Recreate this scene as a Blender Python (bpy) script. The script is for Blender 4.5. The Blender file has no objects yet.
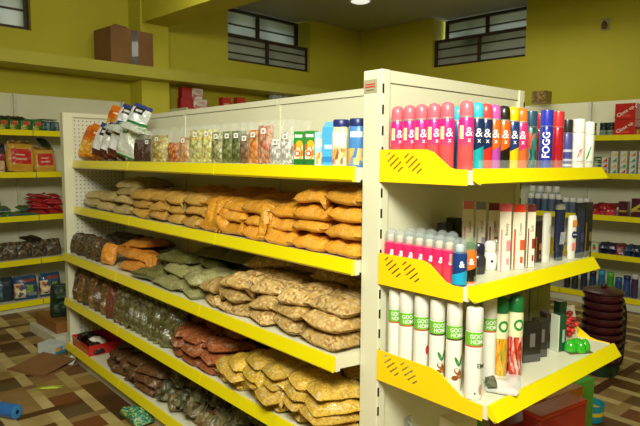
import bpy, math, random
from mathutils import Vector, Matrix, noise
random.seed(11)
col = bpy.context.scene.collection
PI = math.pi
rad = math.radians

# ------------------------------------------------------------------ camera
F, PITCH, ROLL, YAW = 574.4356, 0.0948, 0.0065, 0.7211
CX, CY, CZ = -1.02668, -0.94711, 1.05633
fw = Vector((math.sin(YAW)*math.cos(PITCH), math.cos(YAW)*math.cos(PITCH), -math.sin(PITCH)))
r_ = Vector((math.cos(YAW), -math.sin(YAW), 0)); u_ = r_.cross(fw)
R2 = r_*math.cos(ROLL)+u_*math.sin(ROLL); U2 = -r_*math.sin(ROLL)+u_*math.cos(ROLL)
cam_d = bpy.data.cameras.new('camera'); cam = bpy.data.objects.new('camera', cam_d); col.objects.link(cam)
cam_d.sensor_width = 36; cam_d.lens = F/640*36; cam_d.clip_start = .02
m3 = Matrix((R2, U2, -fw)).transposed()
cam.matrix_world = Matrix.Translation((CX, CY, CZ)) @ m3.to_4x4()
bpy.context.scene.camera = cam
RA = rad(4)                      # the room is turned 4 degrees against the gondola
def room(x, y, z=0): return Vector((x*math.cos(RA)-y*math.sin(RA), x*math.sin(RA)+y*math.cos(RA), z))
def at(px, py, X=None, Y=None, Z=None):
    d = fw+(px-320)/F*R2-(py-213)/F*U2; C = Vector((CX, CY, CZ))
    for i, v in enumerate((X, Y, Z)):
        if v is not None: return C+d*((v-C[i])/d[i])
def rat(px, py, X=None, Y=None, Z=None):   # same in room axes, returns room coordinates
    M = Matrix.Rotation(-RA, 3, 'Z')
    d = M @ (fw+(px-320)/F*R2-(py-213)/F*U2); C = M @ Vector((CX, CY, CZ))
    for i, v in enumerate((X, Y, Z)):
        if v is not None: return C+d*((v-C[i])/d[i])

# ------------------------------------------------------------------ objects
def tag(o, label=None, cat=None, group=None, kind=None):
    if label: o['label'] = label
    if cat: o['category'] = cat
    if group: o['group'] = group
    if kind: o['kind'] = kind
    return o
def link(name, me, parent=None, loc=(0, 0, 0), rot=(0, 0, 0), sc=None, mat=None):
    o = bpy.data.objects.new(name, me); col.objects.link(o)
    if parent: o.parent = parent
    o.location = loc; o.rotation_euler = rot
    if sc: o.scale = sc
    if mat is not None and me is not None:
        o.material_slots[0].link = 'OBJECT'; o.material_slots[0].material = mat
    return o
def thing(name, label, cat, loc=(0, 0, 0), rotz=0, group=None, rot=None):
    return tag(link(name, None, None, loc, rot if rot else (0, 0, rotz)), label, cat, group)

class MB:
    def __init__(s): s.v = []; s.f = []; s.m = []; s.ms = []
    def mi(s, m):
        if m not in s.ms: s.ms.append(m)
        return s.ms.index(m)
    def add(s, vs, fs, m):
        b = len(s.v); s.v += [tuple(v) for v in vs]; k = s.mi(m)
        for f in fs: s.f.append([b+i for i in f]); s.m.append(k)
    def box(s, x0, x1, y0, y1, z0, z1, m):
        vs = [(x, y, z) for z in (z0, z1) for y in (y0, y1) for x in (x0, x1)]
        s.add(vs, [(0, 2, 3, 1), (4, 5, 7, 6), (0, 1, 5, 4), (2, 6, 7, 3), (0, 4, 6, 2), (1, 3, 7, 5)], m)
    def prism(s, prof, axis, a, b, m):       # prof 2-D polygon extruded along axis
        n = len(prof)
        def P(p, t):
            return {'x': (t, p[0], p[1]), 'y': (p[0], t, p[1]), 'z': (p[0], p[1], t)}[axis]
        vs = [P(p, a) for p in prof]+[P(p, b) for p in prof]
        fs = [(i, (i+1) % n, n+(i+1) % n, n+i) for i in range(n)]+[tuple(range(n-1, -1, -1)), tuple(range(n, 2*n))]
        s.add(vs, fs, m)
    def lathe(s, prof, m, n=18, c=(0, 0, 0), sx=1, sy=1, power=None):
        vs = []
        for r, z in prof:
            for i in range(n):
                a = 2*PI*i/n; ca, sa = math.cos(a), math.sin(a)
                if power:
                    k = (abs(ca)**power+abs(sa)**power)**(-1/power); ca *= k; sa *= k
                vs.append((c[0]+r*sx*ca, c[1]+r*sy*sa, c[2]+z))
        fs = []
        for j in range(len(prof)-1):
            for i in range(n): fs.append((j*n+i, j*n+(i+1) % n, (j+1)*n+(i+1) % n, (j+1)*n+i))
        fs.append(tuple(range(n-1, -1, -1))); fs.append(tuple(range((len(prof)-1)*n, len(prof)*n)))
        s.add(vs, fs, m)
    def tube(s, pts, r, m, n=8):
        vs = []; pts = [Vector(p) for p in pts]
        for i, p in enumerate(pts):
            d = (pts[min(i+1, len(pts)-1)]-pts[max(i-1, 0)]).normalized()
            a = d.orthogonal().normalized(); b = d.cross(a)
            for k in range(n):
                t = 2*PI*k/n; vs.append(p+(a*math.cos(t)+b*math.sin(t))*r)
        fs = [(j*n+i, j*n+(i+1) % n, (j+1)*n+(i+1) % n, (j+1)*n+i) for j in range(len(pts)-1) for i in range(n)]
        fs += [tuple(range(n-1, -1, -1)), tuple(range((len(pts)-1)*n, len(pts)*n))]
        s.add(vs, fs, m)
    def mesh(s, name, smooth=None, bevel=0):
        me = bpy.data.meshes.new(name); me.from_pydata(s.v, [], s.f); me.update()
        for m in s.ms: me.materials.append(m)
        me.polygons.foreach_set('material_index', s.m)
        import bmesh
        bm = bmesh.new(); bm.from_mesh(me); bmesh.ops.recalc_face_normals(bm, faces=bm.faces)
        if bevel: bmesh.ops.bevel(bm, geom=bm.edges[:]+bm.verts[:], offset=bevel, segments=2, profile=.6, affect='EDGES')
        bm.to_mesh(me); bm.free()
        if smooth:
            me.polygons.foreach_set('use_smooth', [True]*len(me.polygons))
            me.set_sharp_from_angle(angle=rad(smooth))
        return me
    def build(s, name, parent=None, smooth=None, bevel=0, **k):
        return link(name, s.mesh(name, smooth, bevel), parent, **k)

# ------------------------------------------------------------------ materials
def lin(c):
    if isinstance(c, str): c = tuple(int(c[i:i+2], 16)/255 for i in (0, 2, 4))
    return tuple((x/12.92 if x <= .04045 else ((x+.055)/1.055)**2.4) for x in c[:3])+(1,)
_c = {}
def newmat(name):
    m = bpy.data.materials.new(name); m.use_nodes = True; nt = m.node_tree
    return m, nt, nt.nodes['Principled BSDF']
def plain(c, rough=.5, metal=0, coat=0, name='paint', spec=.5, trans=0):
    key = ('p', str(c), rough, metal, coat, spec, trans)
    if key in _c: return _c[key]
    m, nt, b = newmat(name); b.inputs['Base Color'].default_value = lin(c); b.inputs['Roughness'].default_value = rough
    b.inputs['Metallic'].default_value = metal; b.inputs['Coat Weight'].default_value = coat
    b.inputs['Specular IOR Level'].default_value = spec; b.inputs['Transmission Weight'].default_value = trans
    _c[key] = m; return m
def N(nt, t, **k):
    n = nt.nodes.new(t)
    for a, v in k.items():
        if a.startswith('i_'): n.inputs[int(a[2:])].default_value = v
        else: setattr(n, a, v)
    return n
def math_(nt, op, a, b=None):
    n = nt.nodes.new('ShaderNodeMath'); n.operation = op
    for i, v in enumerate((a, b)):
        if v is None: continue
        if isinstance(v, (int, float)): n.inputs[i].default_value = v
        else: nt.links.new(v, n.inputs[i])
    return n.outputs[0]
def mix(nt, f, a, b):
    n = nt.nodes.new('ShaderNodeMix'); n.data_type = 'RGBA'
    for i, v in ((0, f), (6, a), (7, b)):
        if isinstance(v, (int, float, tuple)): n.inputs[i].default_value = v
        else: nt.links.new(v, n.inputs[i])
    return n.outputs[2]
def ramp(nt, fac, stops, interp='LINEAR'):
    n = nt.nodes.new('ShaderNodeValToRGB'); nt.links.new(fac, n.inputs[0]); e = n.color_ramp; e.interpolation = interp
    while len(e.elements) < len(stops): e.elements.new(.5)
    for el, (p, c) in zip(e.elements, stops): el.position = p; el.color = lin(c)
    return n.outputs[0]
def painted(c, c2, scale=3, rough=.6, bump=.0, name='wall_paint', fac=1):
    key = ('pt', c, c2, scale, rough, bump)
    if key in _c: return _c[key]
    m, nt, b = newmat(name); tc = N(nt, 'ShaderNodeTexCoord'); no = N(nt, 'ShaderNodeTexNoise'); no.inputs['Scale'].default_value = scale
    no.inputs['Detail'].default_value = 4
    nt.links.new(tc.outputs['Object'], no.inputs['Vector'])
    nt.links.new(ramp(nt, no.outputs[0], [(.35, c), (.7, c2)]), b.inputs['Base Color']); b.inputs['Roughness'].default_value = rough
    if bump:
        n2 = N(nt, 'ShaderNodeTexNoise'); n2.inputs['Scale'].default_value = scale*30; nt.links.new(tc.outputs['Object'], n2.inputs['Vector'])
        bu = N(nt, 'ShaderNodeBump'); bu.inputs['Strength'].default_value = bump; bu.inputs['Distance'].default_value = .01
        nt.links.new(n2.outputs[0], bu.inputs['Height']); nt.links.new(bu.outputs[0], b.inputs['Normal'])
    _c[key] = m; return m
def grain(cols, scale=130, coat=.35, rough=.45, bump=.5, film='', name='bagged_grain', wr=9, dark=.45):
    """grains seen through clear film: cell colours, cell bump and broad film wrinkles"""
    m, nt, b = newmat(name); tc = N(nt, 'ShaderNodeTexCoord')
    oi = N(nt, 'ShaderNodeObjectInfo')
    vo = N(nt, 'ShaderNodeTexVoronoi'); vo.inputs['Scale'].default_value = scale
    nt.links.new(tc.outputs['Object'], vo.inputs['Vector'])
    sep = N(nt, 'ShaderNodeSeparateColor'); nt.links.new(vo.outputs['Color'], sep.inputs[0])
    k = len(cols); c = ramp(nt, sep.outputs[0], [((i+.5)/k, x) for i, x in enumerate(cols)])
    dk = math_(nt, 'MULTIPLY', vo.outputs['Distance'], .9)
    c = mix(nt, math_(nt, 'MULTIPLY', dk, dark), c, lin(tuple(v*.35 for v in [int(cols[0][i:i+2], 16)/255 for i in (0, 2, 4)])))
    hs = N(nt, 'ShaderNodeHueSaturation'); nt.links.new(c, hs.inputs['Color'])
    mr = N(nt, 'ShaderNodeMapRange'); nt.links.new(oi.outputs['Random'], mr.inputs[0]); mr.inputs[3].default_value = .78; mr.inputs[4].default_value = 1.12
    nt.links.new(mr.outputs[0], hs.inputs['Value'])
    c = hs.outputs[0]
    wn = N(nt, 'ShaderNodeTexNoise'); wn.inputs['Scale'].default_value = wr*3; wn.inputs['Detail'].default_value = 3; wn.inputs['Distortion'].default_value = 1.5
    nt.links.new(tc.outputs['Object'], wn.inputs['Vector'])
    # pale streaks where film lifts off the contents
    st = ramp(nt, wn.outputs[0], [(.58, '000000'), (.75, 'ffffff')])
    stv = math_(nt, 'MULTIPLY', st, .28)
    c = mix(nt, stv, c, lin('e8e2c8'))
    nt.links.new(c, b.inputs['Base Color'])
    b.inputs['Roughness'].default_value = rough; b.inputs['Coat Weight'].default_value = coat; b.inputs['Coat Roughness'].default_value = .18
    b1 = N(nt, 'ShaderNodeBump'); b1.inputs['Strength'].default_value = bump; b1.inputs['Distance'].default_value = .002; b1.invert = True
    nt.links.new(vo.outputs['Distance'], b1.inputs['Height'])
    b2 = N(nt, 'ShaderNodeBump'); b2.inputs['Strength'].default_value = .6; b2.inputs['Distance'].default_value = .006
    nt.links.new(wn.outputs[0], b2.inputs['Height']); nt.links.new(b1.outputs[0], b2.inputs['Normal'])
    nt.links.new(b2.outputs[0], b.inputs['Normal']); nt.links.new(b2.outputs[0], b.inputs['Coat Normal'])
    return m
def film(c='f4f4ee', alpha=.16, rough=.12, name='clear_film'):
    key = ('f', c, alpha, rough)
    if key in _c: return _c[key]
    m, nt, b = newmat(name); b.inputs['Base Color'].default_value = lin(c); b.inputs['Roughness'].default_value = rough
    b.inputs['Alpha'].default_value = alpha; b.inputs['Specular IOR Level'].default_value = .9
    _c[key] = m; return m
def pack(base, rects=(), noises=(), rough=.35, coat=.2, wrinkle=.0, axes='XZ', grad=None, metal=0, name='printed_pack', front=False):
    """printed wrapper; rects (u0,v0,u1,v1,colour) and noises (u0,v0,u1,v1,(colours),scale) in the box of the part"""
    m, nt, b = newmat(name); tc = N(nt, 'ShaderNodeTexCoord'); sx = N(nt, 'ShaderNodeSeparateXYZ'); nt.links.new(tc.outputs['Generated'], sx.inputs[0])
    u = sx.outputs['XYZ'.index(axes[0])]; v = sx.outputs['XYZ'.index(axes[1])]
    c = lin(base)
    if grad:
        c = ramp(nt, v, grad)
    def mask(u0, v0, u1, v1, skew=0):
        uu = u
        a = math_(nt, 'MULTIPLY', math_(nt, 'GREATER_THAN', uu, u0), math_(nt, 'LESS_THAN', uu, u1))
        d = math_(nt, 'MULTIPLY', math_(nt, 'GREATER_THAN', v, v0), math_(nt, 'LESS_THAN', v, v1))
        r = math_(nt, 'MULTIPLY', a, d)
        if front: r = math_(nt, 'MULTIPLY', r, math_(nt, 'LESS_THAN', sx.outputs['Y'], .5))
        return r
    for u0, v0, u1, v1, cs, sc in noises:
        no = N(nt, 'ShaderNodeTexVoronoi'); no.inputs['Scale'].default_value = sc; nt.links.new(tc.outputs['Generated'], no.inputs['Vector'])
        se = N(nt, 'ShaderNodeSeparateColor'); nt.links.new(no.outputs['Color'], se.inputs[0])
        k = len(cs); cc = ramp(nt, se.outputs[1], [((i+.5)/k, x) for i, x in enumerate(cs)])
        c = mix(nt, mask(u0, v0, u1, v1), c, cc)
    for r in rects:
        c = mix(nt, mask(*r[:4]), c, lin(r[4]))
    if isinstance(c, tuple): b.inputs['Base Color'].default_value = c
    else: nt.links.new(c, b.inputs['Base Color'])
    b.inputs['Roughness'].default_value = rough; b.inputs['Coat Weight'].default_value = coat; b.inputs['Metallic'].default_value = metal
    if wrinkle:
        wn = N(nt, 'ShaderNodeTexNoise'); wn.inputs['Scale'].default_value = 28; wn.inputs['Distortion'].default_value = 2
        nt.links.new(tc.outputs['Object'], wn.inputs['Vector'])
        bu = N(nt, 'ShaderNodeBump'); bu.inputs['Strength'].default_value = wrinkle; bu.inputs['Distance'].default_value = .01
        nt.links.new(wn.outputs[0], bu.inputs['Height']); nt.links.new(bu.outputs[0], b.inputs['Normal'])
    return m

WHITE = painted('e4e2c6', 'dcdabc', 2, .38, name='white_powder_coat')
WHITE2 = painted('d8d6c2', 'd0ceb8', 2, .45, name='white_powder_coat_dull')
YEL = plain('efe008', .32, coat=.3, name='yellow_price_strip'); YEL2 = plain('ffd60a', .45, name='yellow_bracket_paint')
DARK = plain('14130f', .7, name='dark_gap')
WALL = painted('ccc236', 'c0b62e', 1.2, .7, .08, name='yellow_wall_paint')
LEDGE = painted('c4bc44', 'b4ac36', 2, .6, .05, name='yellow_ledge_paint')
CEIL = painted('b0b09a', 'a6a690', 1, .8, name='grey_ceiling_paint')

def perforated():
    m, nt, b = newmat('perforated_sheet'); tc = N(nt, 'ShaderNodeTexCoord'); sx = N(nt, 'ShaderNodeSeparateXYZ'); nt.links.new(tc.outputs['Object'], sx.inputs[0])
    P = .0205
    def cell(o):
        f = math_(nt, 'FRACT', math_(nt, 'DIVIDE', o, P)); d = math_(nt, 'SUBTRACT', f, .5); return math_(nt, 'MULTIPLY', d, d)
    d2 = math_(nt, 'ADD', cell(sx.outputs[0]), cell(sx.outputs[2]))
    k = math_(nt, 'LESS_THAN', d2, .022)
    nt.links.new(mix(nt, k, lin('dcdac4'), lin('66644f')), b.inputs['Base Color']); b.inputs['Roughness'].default_value = .45
    return m
PERF = perforated()

# ------------------------------------------------------------------ text on surfaces
_t = {}
def text_mesh(s, size, m, wrap_r=None, bold=0, name='lettering', vert=False, shear=0):
    key = (s, size, m.name, wrap_r, bold, vert)
    if key in _t: return _t[key]
    cu = bpy.data.curves.new('t', 'FONT'); cu.body = s; cu.size = size; cu.align_x = 'CENTER'; cu.align_y = 'CENTER'; cu.offset = bold; cu.shear = shear
    cu.resolution_u = 3; cu.space_line = .8
    o = bpy.data.objects.new('t', cu); col.objects.link(o); bpy.context.view_layer.update()
    me = bpy.data.meshes.new_from_object(o.evaluated_get(bpy.context.evaluated_depsgraph_get()))
    bpy.data.objects.remove(o); me.name = name
    for v in me.vertices:
        x, y = v.co.x, v.co.y
        if vert: x, y = -y, x
        if wrap_r:
            a = x/wrap_r; v.co = (wrap_r*math.sin(a), -wrap_r*math.cos(a), y)
        else: v.co = (x, 0, y)
    me.materials.clear(); me.materials.append(m); _t[key] = me
    return me

# ------------------------------------------------------------------ pillows and bags
def pillow_mesh(w, l, h, seed=0, flange=.012, nu=16, nv=14, wr=.006, flat=.35, name='bag', stand=False):
    """bag lying flat: w along x, l along y with crimped ends at +-y, h thick; base at z = 0"""
    vs = []; fs = []
    rows = [(-l/2-flange, 0, .86), (-l/2, .06, .9)]
    for j in range(nv+1):
        t = -1+2*j/nv; rows.append((t*l/2*.985, max(.06, (1-abs(t)**4.6)**.5), .94+.06*(1-t*t)))
    rows += [(l/2, .06, .9), (l/2+flange, 0, .86)]
    n = len(rows)
    for side in (1, -1):
        for j, (y, hh, ww) in enumerate(rows):
            for i in range(nu+1):
                s = -1+2*i/nu
                q = hh*(max(0, 1-abs(s)**3.4))**.5
                x = s*w/2*ww
                nz = noise.noise(Vector((x*28+seed*7.3, y*28, side*3)))*wr*2*min(1, hh*1.2)*(1-abs(s)**4)
                ny = noise.noise(Vector((x*16, y*9+seed*3.1, 5)))*wr*1.2
                z = side*h/2*q*(1 if side > 0 else .85)+nz*(1 if q > .05 else .3)
                zmid = noise.noise(Vector((y*14, seed*2.7, x*6)))*h*.10
                if side < 0 and not stand: z = max(z, -h*.23)
                vs.append((x+ny*.6, y+noise.noise(Vector((x*30, seed, y*5)))*.004, z+zmid))
    w1 = nu+1
    for sd in (0, 1):
        b = sd*n*w1
        for j in range(n-1):
            for i in range(nu):
                q = [b+j*w1+i, b+j*w1+i+1, b+(j+1)*w1+i+1, b+(j+1)*w1+i]
                fs.append(q if sd == 0 else q[::-1])
    o = n*w1
    for j in range(n-1):
        fs.append((j*w1, (j+1)*w1, o+(j+1)*w1, o+j*w1)); fs.append((j*w1+nu, o+j*w1+nu, o+(j+1)*w1+nu, (j+1)*w1+nu))
    for i in range(nu):
        fs.append((i, o+i, o+i+1, i+1)); k = (n-1)*w1; fs.append((k+i, k+i+1, o+k+i+1, o+k+i))
    if stand:       # stand the bag upright facing -y
        vs = [(x, -z, y+l/2+flange) for x, y, z in vs]
    else:
        zo = h*.23
        vs = [(x, y, z+zo) for x, y, z in vs]
    me = bpy.data.meshes.new(name); me.from_pydata(vs, [], fs); me.update()
    import bmesh
    bm = bmesh.new(); bm.from_mesh(me); bmesh.ops.recalc_face_normals(bm, faces=bm.faces); bm.to_mesh(me); bm.free()
    me.polygons.foreach_set('use_smooth', [True]*len(me.polygons)); me.materials.append(WHITE)
    return me
PLUMP = [pillow_mesh(.195, .140, .056, s+200, wr=.007, flange=.006, nu=20, nv=14) for s in range(6)]
BAGS = [pillow_mesh(.125, .205, .047, s, wr=.006) for s in range(6)]
SMALLBAGS = [pillow_mesh(.10, .15, .036, s+20, wr=.005) for s in range(5)]
SPLUMP = [pillow_mesh(.15, .108, .044, s+300, wr=.006, flange=.005, nu=16, nv=12) for s in range(6)]
LUMPY = [pillow_mesh(.10, .13, .06, s+40, wr=.013, nu=18, nv=16) for s in range(5)]
STAND = [pillow_mesh(.09, .12, .034, s+60, wr=.004, stand=True, flange=.008) for s in range(4)]
def ordn(i): return ['first', 'second', 'third', 'fourth', 'fifth', 'sixth', 'seventh', 'eighth', 'ninth', 'tenth', 'eleventh', 'twelfth', 'thirteenth', 'fourteenth', 'fifteenth', 'sixteenth'][i]
LAID = []
def bag(mesh, mat, loc, rot, label, cat='bag', group=None, name='grain_bag', sc=None):
    from mathutils import Euler
    M_ = Euler(rot).to_matrix() @ Matrix.Diagonal(sc or (1, 1, 1))
    mz = min((M_ @ v.co).z for v in mesh.vertices)
    loc = [loc[0], loc[1], loc[2]-mz+.0008]
    if -.1 < loc[0] < .25 and 0 < loc[1] < 2.12 and loc[2] > .08:      # keep clear of shelf lip and back panel
        xs = [(M_ @ v.co).x for v in mesh.vertices]
        fr = (XU if loc[2]+mz > LV[1]-.01 else XL)+.008
        if loc[0]+max(xs) > XB-.007: loc[0] = XB-.007-max(xs)
        if loc[0]+min(xs) < fr and (loc[2]+mz-.02) < max(v for v in LV if v < loc[2]+mz+.01): loc[0] = fr-min(xs)
        if loc[0]+max(xs) > XB-.005: loc[0] = XB-.005-max(xs)
    # soft bags give way: every point that would sink into a bag laid before is pressed back to its surface
    from mathutils.bvhtree import BVHTree
    T = Matrix.Translation(loc) @ Euler(rot).to_matrix().to_4x4() @ Matrix.Diagonal((*(sc or (1, 1, 1)), 1))
    P_ = [T @ v.co for v in mesh.vertices]
    def box_(q): return [min(p[i] for p in q) for i in range(3)], [max(p[i] for p in q) for i in range(3)]
    lo, hi = box_(P_)
    near = [b for b in LAID if all(b[1][i] > lo[i]-.002 and b[0][i] < hi[i]+.002 for i in range(3))]
    moved = False
    if near:
        for it in range(3):
            ch = False
            for k, p in enumerate(P_):
                for b in near:
                    if not all(b[0][i]-.001 < p[i] < b[1][i]+.001 for i in range(3)): continue
                    q, n, f, d = b[2].find_nearest(p, .04)
                    if q is not None and (p-q).dot(n) < .0008:
                        P_[k] = p = q+n*.0016; ch = moved = True
            if not ch: break
    if moved:
        Ti = T.inverted(); mesh = mesh.copy()
        for v, p in zip(mesh.vertices, P_): v.co = Ti @ p
        lo, hi = box_(P_)
    LAID.append((lo, hi, BVHTree.FromPolygons(P_, [tuple(f.vertices) for f in mesh.polygons])))
    return tag(link(name, mesh, None, loc, rot, sc, mat), label, cat, group)

# ------------------------------------------------------------------ room shell (room axes)
def struct(name, mb, parent=None, **k):
    o = mb.build(name, parent, rot=(0, 0, RA if not parent else 0), **k)
    if not parent: o['kind'] = 'structure'
    return o
CZT = 2.56; YF = 3.75; XR = 4.25
# floor: patterned vinyl made of many coloured blocks
def floor_mesh():
    pal = ['a08048', 'b09256', '94744a', '9c7e4a', 'a68a52', '906e40', 'b49a60', '4e2f1a', '66421f', '6e5230', '625034', 'b8a068', '7a4824']
    light = ['c4ae72', 'b8a264', 'ccb67c']
    mats = {c: painted(c, '%02x%02x%02x' % tuple(max(0, int(int(c[i:i+2], 16)*.86)) for i in (0, 2, 4)), 9, .42, name='vinyl_floor_tone') for c in pal+light+['5a371c']}
    mb = MB(); PX, PY = .158, .156; rnd = random.Random(5)
    for i in range(-22, 36):
        for j in range(-18, 30):
            x, y = i*PX, j*PY
            if x < -3.2 or x > 5 or y < -2.6 or y > 4.2: continue
            q = (i+j) % 2
            c = rnd.choice(pal)
            def rect(x0, x1, y0, y1, cc): mb.add([(x0, y0, 0), (x1, y0, 0), (x1, y1, 0), (x0, y1, 0)], [(0, 1, 2, 3)], mats[cc])
            rect(x, x+.112, y, y+.108, c)
            lc = rnd.choice(light)
            rect(x+.112, x+PX, y, y+PY if q else y+.108, lc)
            if q: rect(x, x+.112, y+.108, y+PY, '5a371c' if j % 3 == 0 else c)
            else: rect(x, x+PX, y+.108, y+PY, '5a371c' if j % 3 == 0 else rnd.choice(pal[:7]))
    return mb
fl = floor_mesh().build('floor'); fl['kind'] = 'structure'
mb = MB(); mb.box(-3.2, 5, -2.6, 4.2, -.12, -.004, CEIL); o = struct('trim_6', mb)
mb = MB(); mb.box(-3.2, 5, -2.8, 4.4, CZT, CZT+.12, CEIL); struct('ceiling', mb)
# far wall with openings
def wall_with_holes(a0, a1, zt, holes, depth, f):
    """strips along a; holes (a0,a1,z0,z1); f(mb,a0,a1,z0,z1) adds one block"""
    xs = sorted({a0, a1}|{h[0] for h in holes}|{h[1] for h in holes})
    for p, q in zip(xs[:-1], xs[1:]):
        hs = [h for h in holes if h[0] <= p+1e-6 and h[1] >= q-1e-6]
        if not hs: f(p, q, 0, zt)
        else:
            h = hs[0]; f(p, q, 0, h[2])
            if h[3] < zt-.01: f(p, q, h[3], zt)
w2a = rat(228, 50, Y=YF).x; w2b = rat(310, 50, Y=YF).x; w2z = rat(228, 60.5, Y=YF+.03).z
w1b = rat(31.5, 31, Y=YF).x; w1z = rat(31, 31.5, Y=YF+.03).z
mb = MB(); wall_with_holes(-3, XR, CZT, [(w2a, w2b, w2z, CZT), (w1b-1.1, w1b, w1z, w1z+.45)], .24, lambda a, b, c, d: mb.box(a, b, YF, YF+.26, c, d, WALL)); struct('wall_far', mb)
w3a = rat(432, 60, X=XR).y; w3b = rat(525.3, 50, X=XR).y; w3z = rat(480, 62.5, X=XR+.03).z
mb = MB(); wall_with_holes(-2.4, YF+.26, CZT, [(w3b, w3a, w3z, CZT)], .24, lambda a, b, c, d: mb.box(XR, XR+.26, a, b, c, d, WALL)); struct('wall_right', mb)
mb = MB(); mb.box(-3.15, -3, -2.4, YF+.26, 0, CZT, WALL); struct('wall_left', mb)
mb = MB(); mb.box(-3, XR, -2.55, -2.4, 0, CZT, WALL); struct('wall_near', mb)
# pillar, beam, ledge
px0, px1 = rat(142, 100, Y=3.55).x, rat(169.5, 100, Y=3.55).x
mb = MB(); mb.box(px0, px1, 3.55, YF-.002, 0, CZT-.002, WALL); struct('trim_1', mb)
bz = rat(169, 27.5, Y=3.55).z
mb = MB(); mb.box(px0+.015, px1, -2.4, 3.548, bz, CZT-.002, WALL); struct('trim_2', mb)
lz = rat(169, 69.0, Y=3.42).z; 
mb = MB(); mb.prism([(3.42, lz-.088), (3.42, lz), (3.549, lz), (3.549, lz-.088)], 'x', -2.99, XR-.002, LEDGE)
mb.box(-2.99, px0-.002, 3.549, YF-.002, lz-.088, lz, LEDGE); mb.box(px1+.002, XR-.002, 3.549, YF-.002, lz-.088, lz, LEDGE)
struct('trim_3', mb)
# windows
FR = plain('3a2a1c', .5, name='brown_window_frame')
def glass_mat(seed):
    m, nt, b = newmat('frosted_louvre_glass'); tc = N(nt, 'ShaderNodeTexCoord'); no = N(nt, 'ShaderNodeTexNoise'); no.inputs['Scale'].default_value = 1.6
    mp = N(nt, 'ShaderNodeMapping'); mp.inputs['Location'].default_value = (seed, seed*2, 0)
    nt.links.new(tc.outputs['Object'], mp.inputs[0]); nt.links.new(mp.outputs[0], no.inputs['Vector'])
    c = ramp(nt, no.outputs[0], [(.36, '6f8058'), (.46, 'a8b0a0'), (.6, 'd0d6ce')])
    nt.links.new(c, b.inputs['Base Color']); b.inputs['Roughness'].default_value = .25; b.inputs['Transmission Weight'].default_value = .35
    b.inputs['Specular IOR Level'].default_value = .8
    return m
def window(n, axis, depth, a0, a1, z0, z1, mull, louvres, gm, lab):
    """window in a wall: frame bars, mullion at mull, horizontal louvre bars; axis 'y' = in far wall"""
    def bx(mb, a, b, d0, d1, c, d, m):
        if axis == 'y': mb.box(a, b, d0, d1, c, d, m)
        else: mb.box(d0, d1, a, b, c, d, m)
    f = MB(); t = .028
    bx(f, a0, a1, depth, depth+.05, z0, z0+t, FR); bx(f, a0, a1, depth, depth+.05, z1-t, z1, FR)
    for a in (a0, a1-t): bx(f, a, a+t, depth, depth+.05, z0+t, z1-t, FR)
    bx(f, mull-t/2, mull+t/2, depth, depth+.05, z0+t, z1-t, FR)
    o = struct('window_%d' % n, f)
    lo = MB()
    for k in range(1, louvres):
        z = z0+(z1-z0)*k/louvres; bx(lo, a0+t, a1-t, depth+.004, depth+.03, z-.0055, z+.0055, FR)
    lo.build('louvre_bars', o)
    for a, b in ((a0+t, mull-t/2), (mull+t/2, a1-t)):
        g = MB(); bx(g, a, b, depth+.03, depth+.036, z0+t, z1-t, gm); g.build('pane', o)
    return o
zs = rat(228, 32.5, Y=YF+.04).z
g1, g2, g3 = glass_mat(1), glass_mat(3.3), glass_mat(6.1)
window(1, 'y', YF+.04, w2a-.05, rat(308.5, 60, Y=YF+.04).x, w2z, zs, rat(268, 50, Y=YF+.04).x, 3, g1, '')
window(2, 'y', YF+.18, w2a-.05, rat(298, 40, Y=YF+.18).x, zs-.02, CZT-.01, rat(258.5, 20, Y=YF+.18).x, 2, g1, '')
window(3, 'y', YF+.04, w1b-1.09, w1b-.002, w1z, w1z+.45, w1b-.5, 3, g2, '')
zs3 = rat(434, 41, X=XR+.04).z
window(4, 'x', XR+.04, w3b-.05, rat(434.3, 60, X=XR+.04).y, w3z, zs3, rat(478.5, 50, X=XR+.04).y, 3, g3, '')
window(5, 'x', XR+.18, w3b-.05, rat(445, 40, X=XR+.18).y, zs3-.02, CZT-.01, rat(487, 20, X=XR+.18).y, 2, g3, '')
# sills closing the openings between the two window planes
mb = MB(); mb.box(w2a, w2b, YF+.09, YF+.18, w2z-.0, zs-.03, WALL); struct('trim_4', mb)
mb = MB(); mb.box(XR+.09, XR+.18, w3b, w3a, w3z, zs3-.03, WALL); struct('trim_5', mb)

# ceiling light
LAMPM, nt, b = newmat('lit_diffuser'); b.inputs['Emission Color'].default_value = (1, .97, .85, 1); b.inputs['Emission Strength'].default_value = .8
p = rat(362, 0, Z=CZT-.02); q = room(p.x, p.y+.02, CZT)
t = thing('ceiling_light', 'round white ceiling light glowing above the corner of the room', 'light', q)
mb = MB(); mb.lathe([(.11, 0), (.11, -.02), (.095, -.03)], plain('d8d8d0', .4), 24); mb.build('rim', t, 40)
mb = MB(); mb.lathe([(.09, -.031), (.07, -.04), (.01, -.045)], LAMPM, 24); mb.build('diffuser', t, 60)
# small wall fixture on the right wall
p = rat(605, 24, X=XR-.02); t = thing('wall_switch', 'small brown and white fitting fixed high on the right yellow wall', 'fixture', room(XR-.001, p.y, p.z), RA)
mb = MB(); mb.box(-.012, 0, -.035, .035, -.05, .05, plain('b8ab8a', .6)); mb.build('plate', t, bevel=.003)
mb = MB(); mb.lathe([(.02, -.03), (.024, 0), (.012, .03)], plain('6a4528', .5), 12, c=(-.035, 0, -.01)); mb.build('holder', t, 40)

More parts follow.
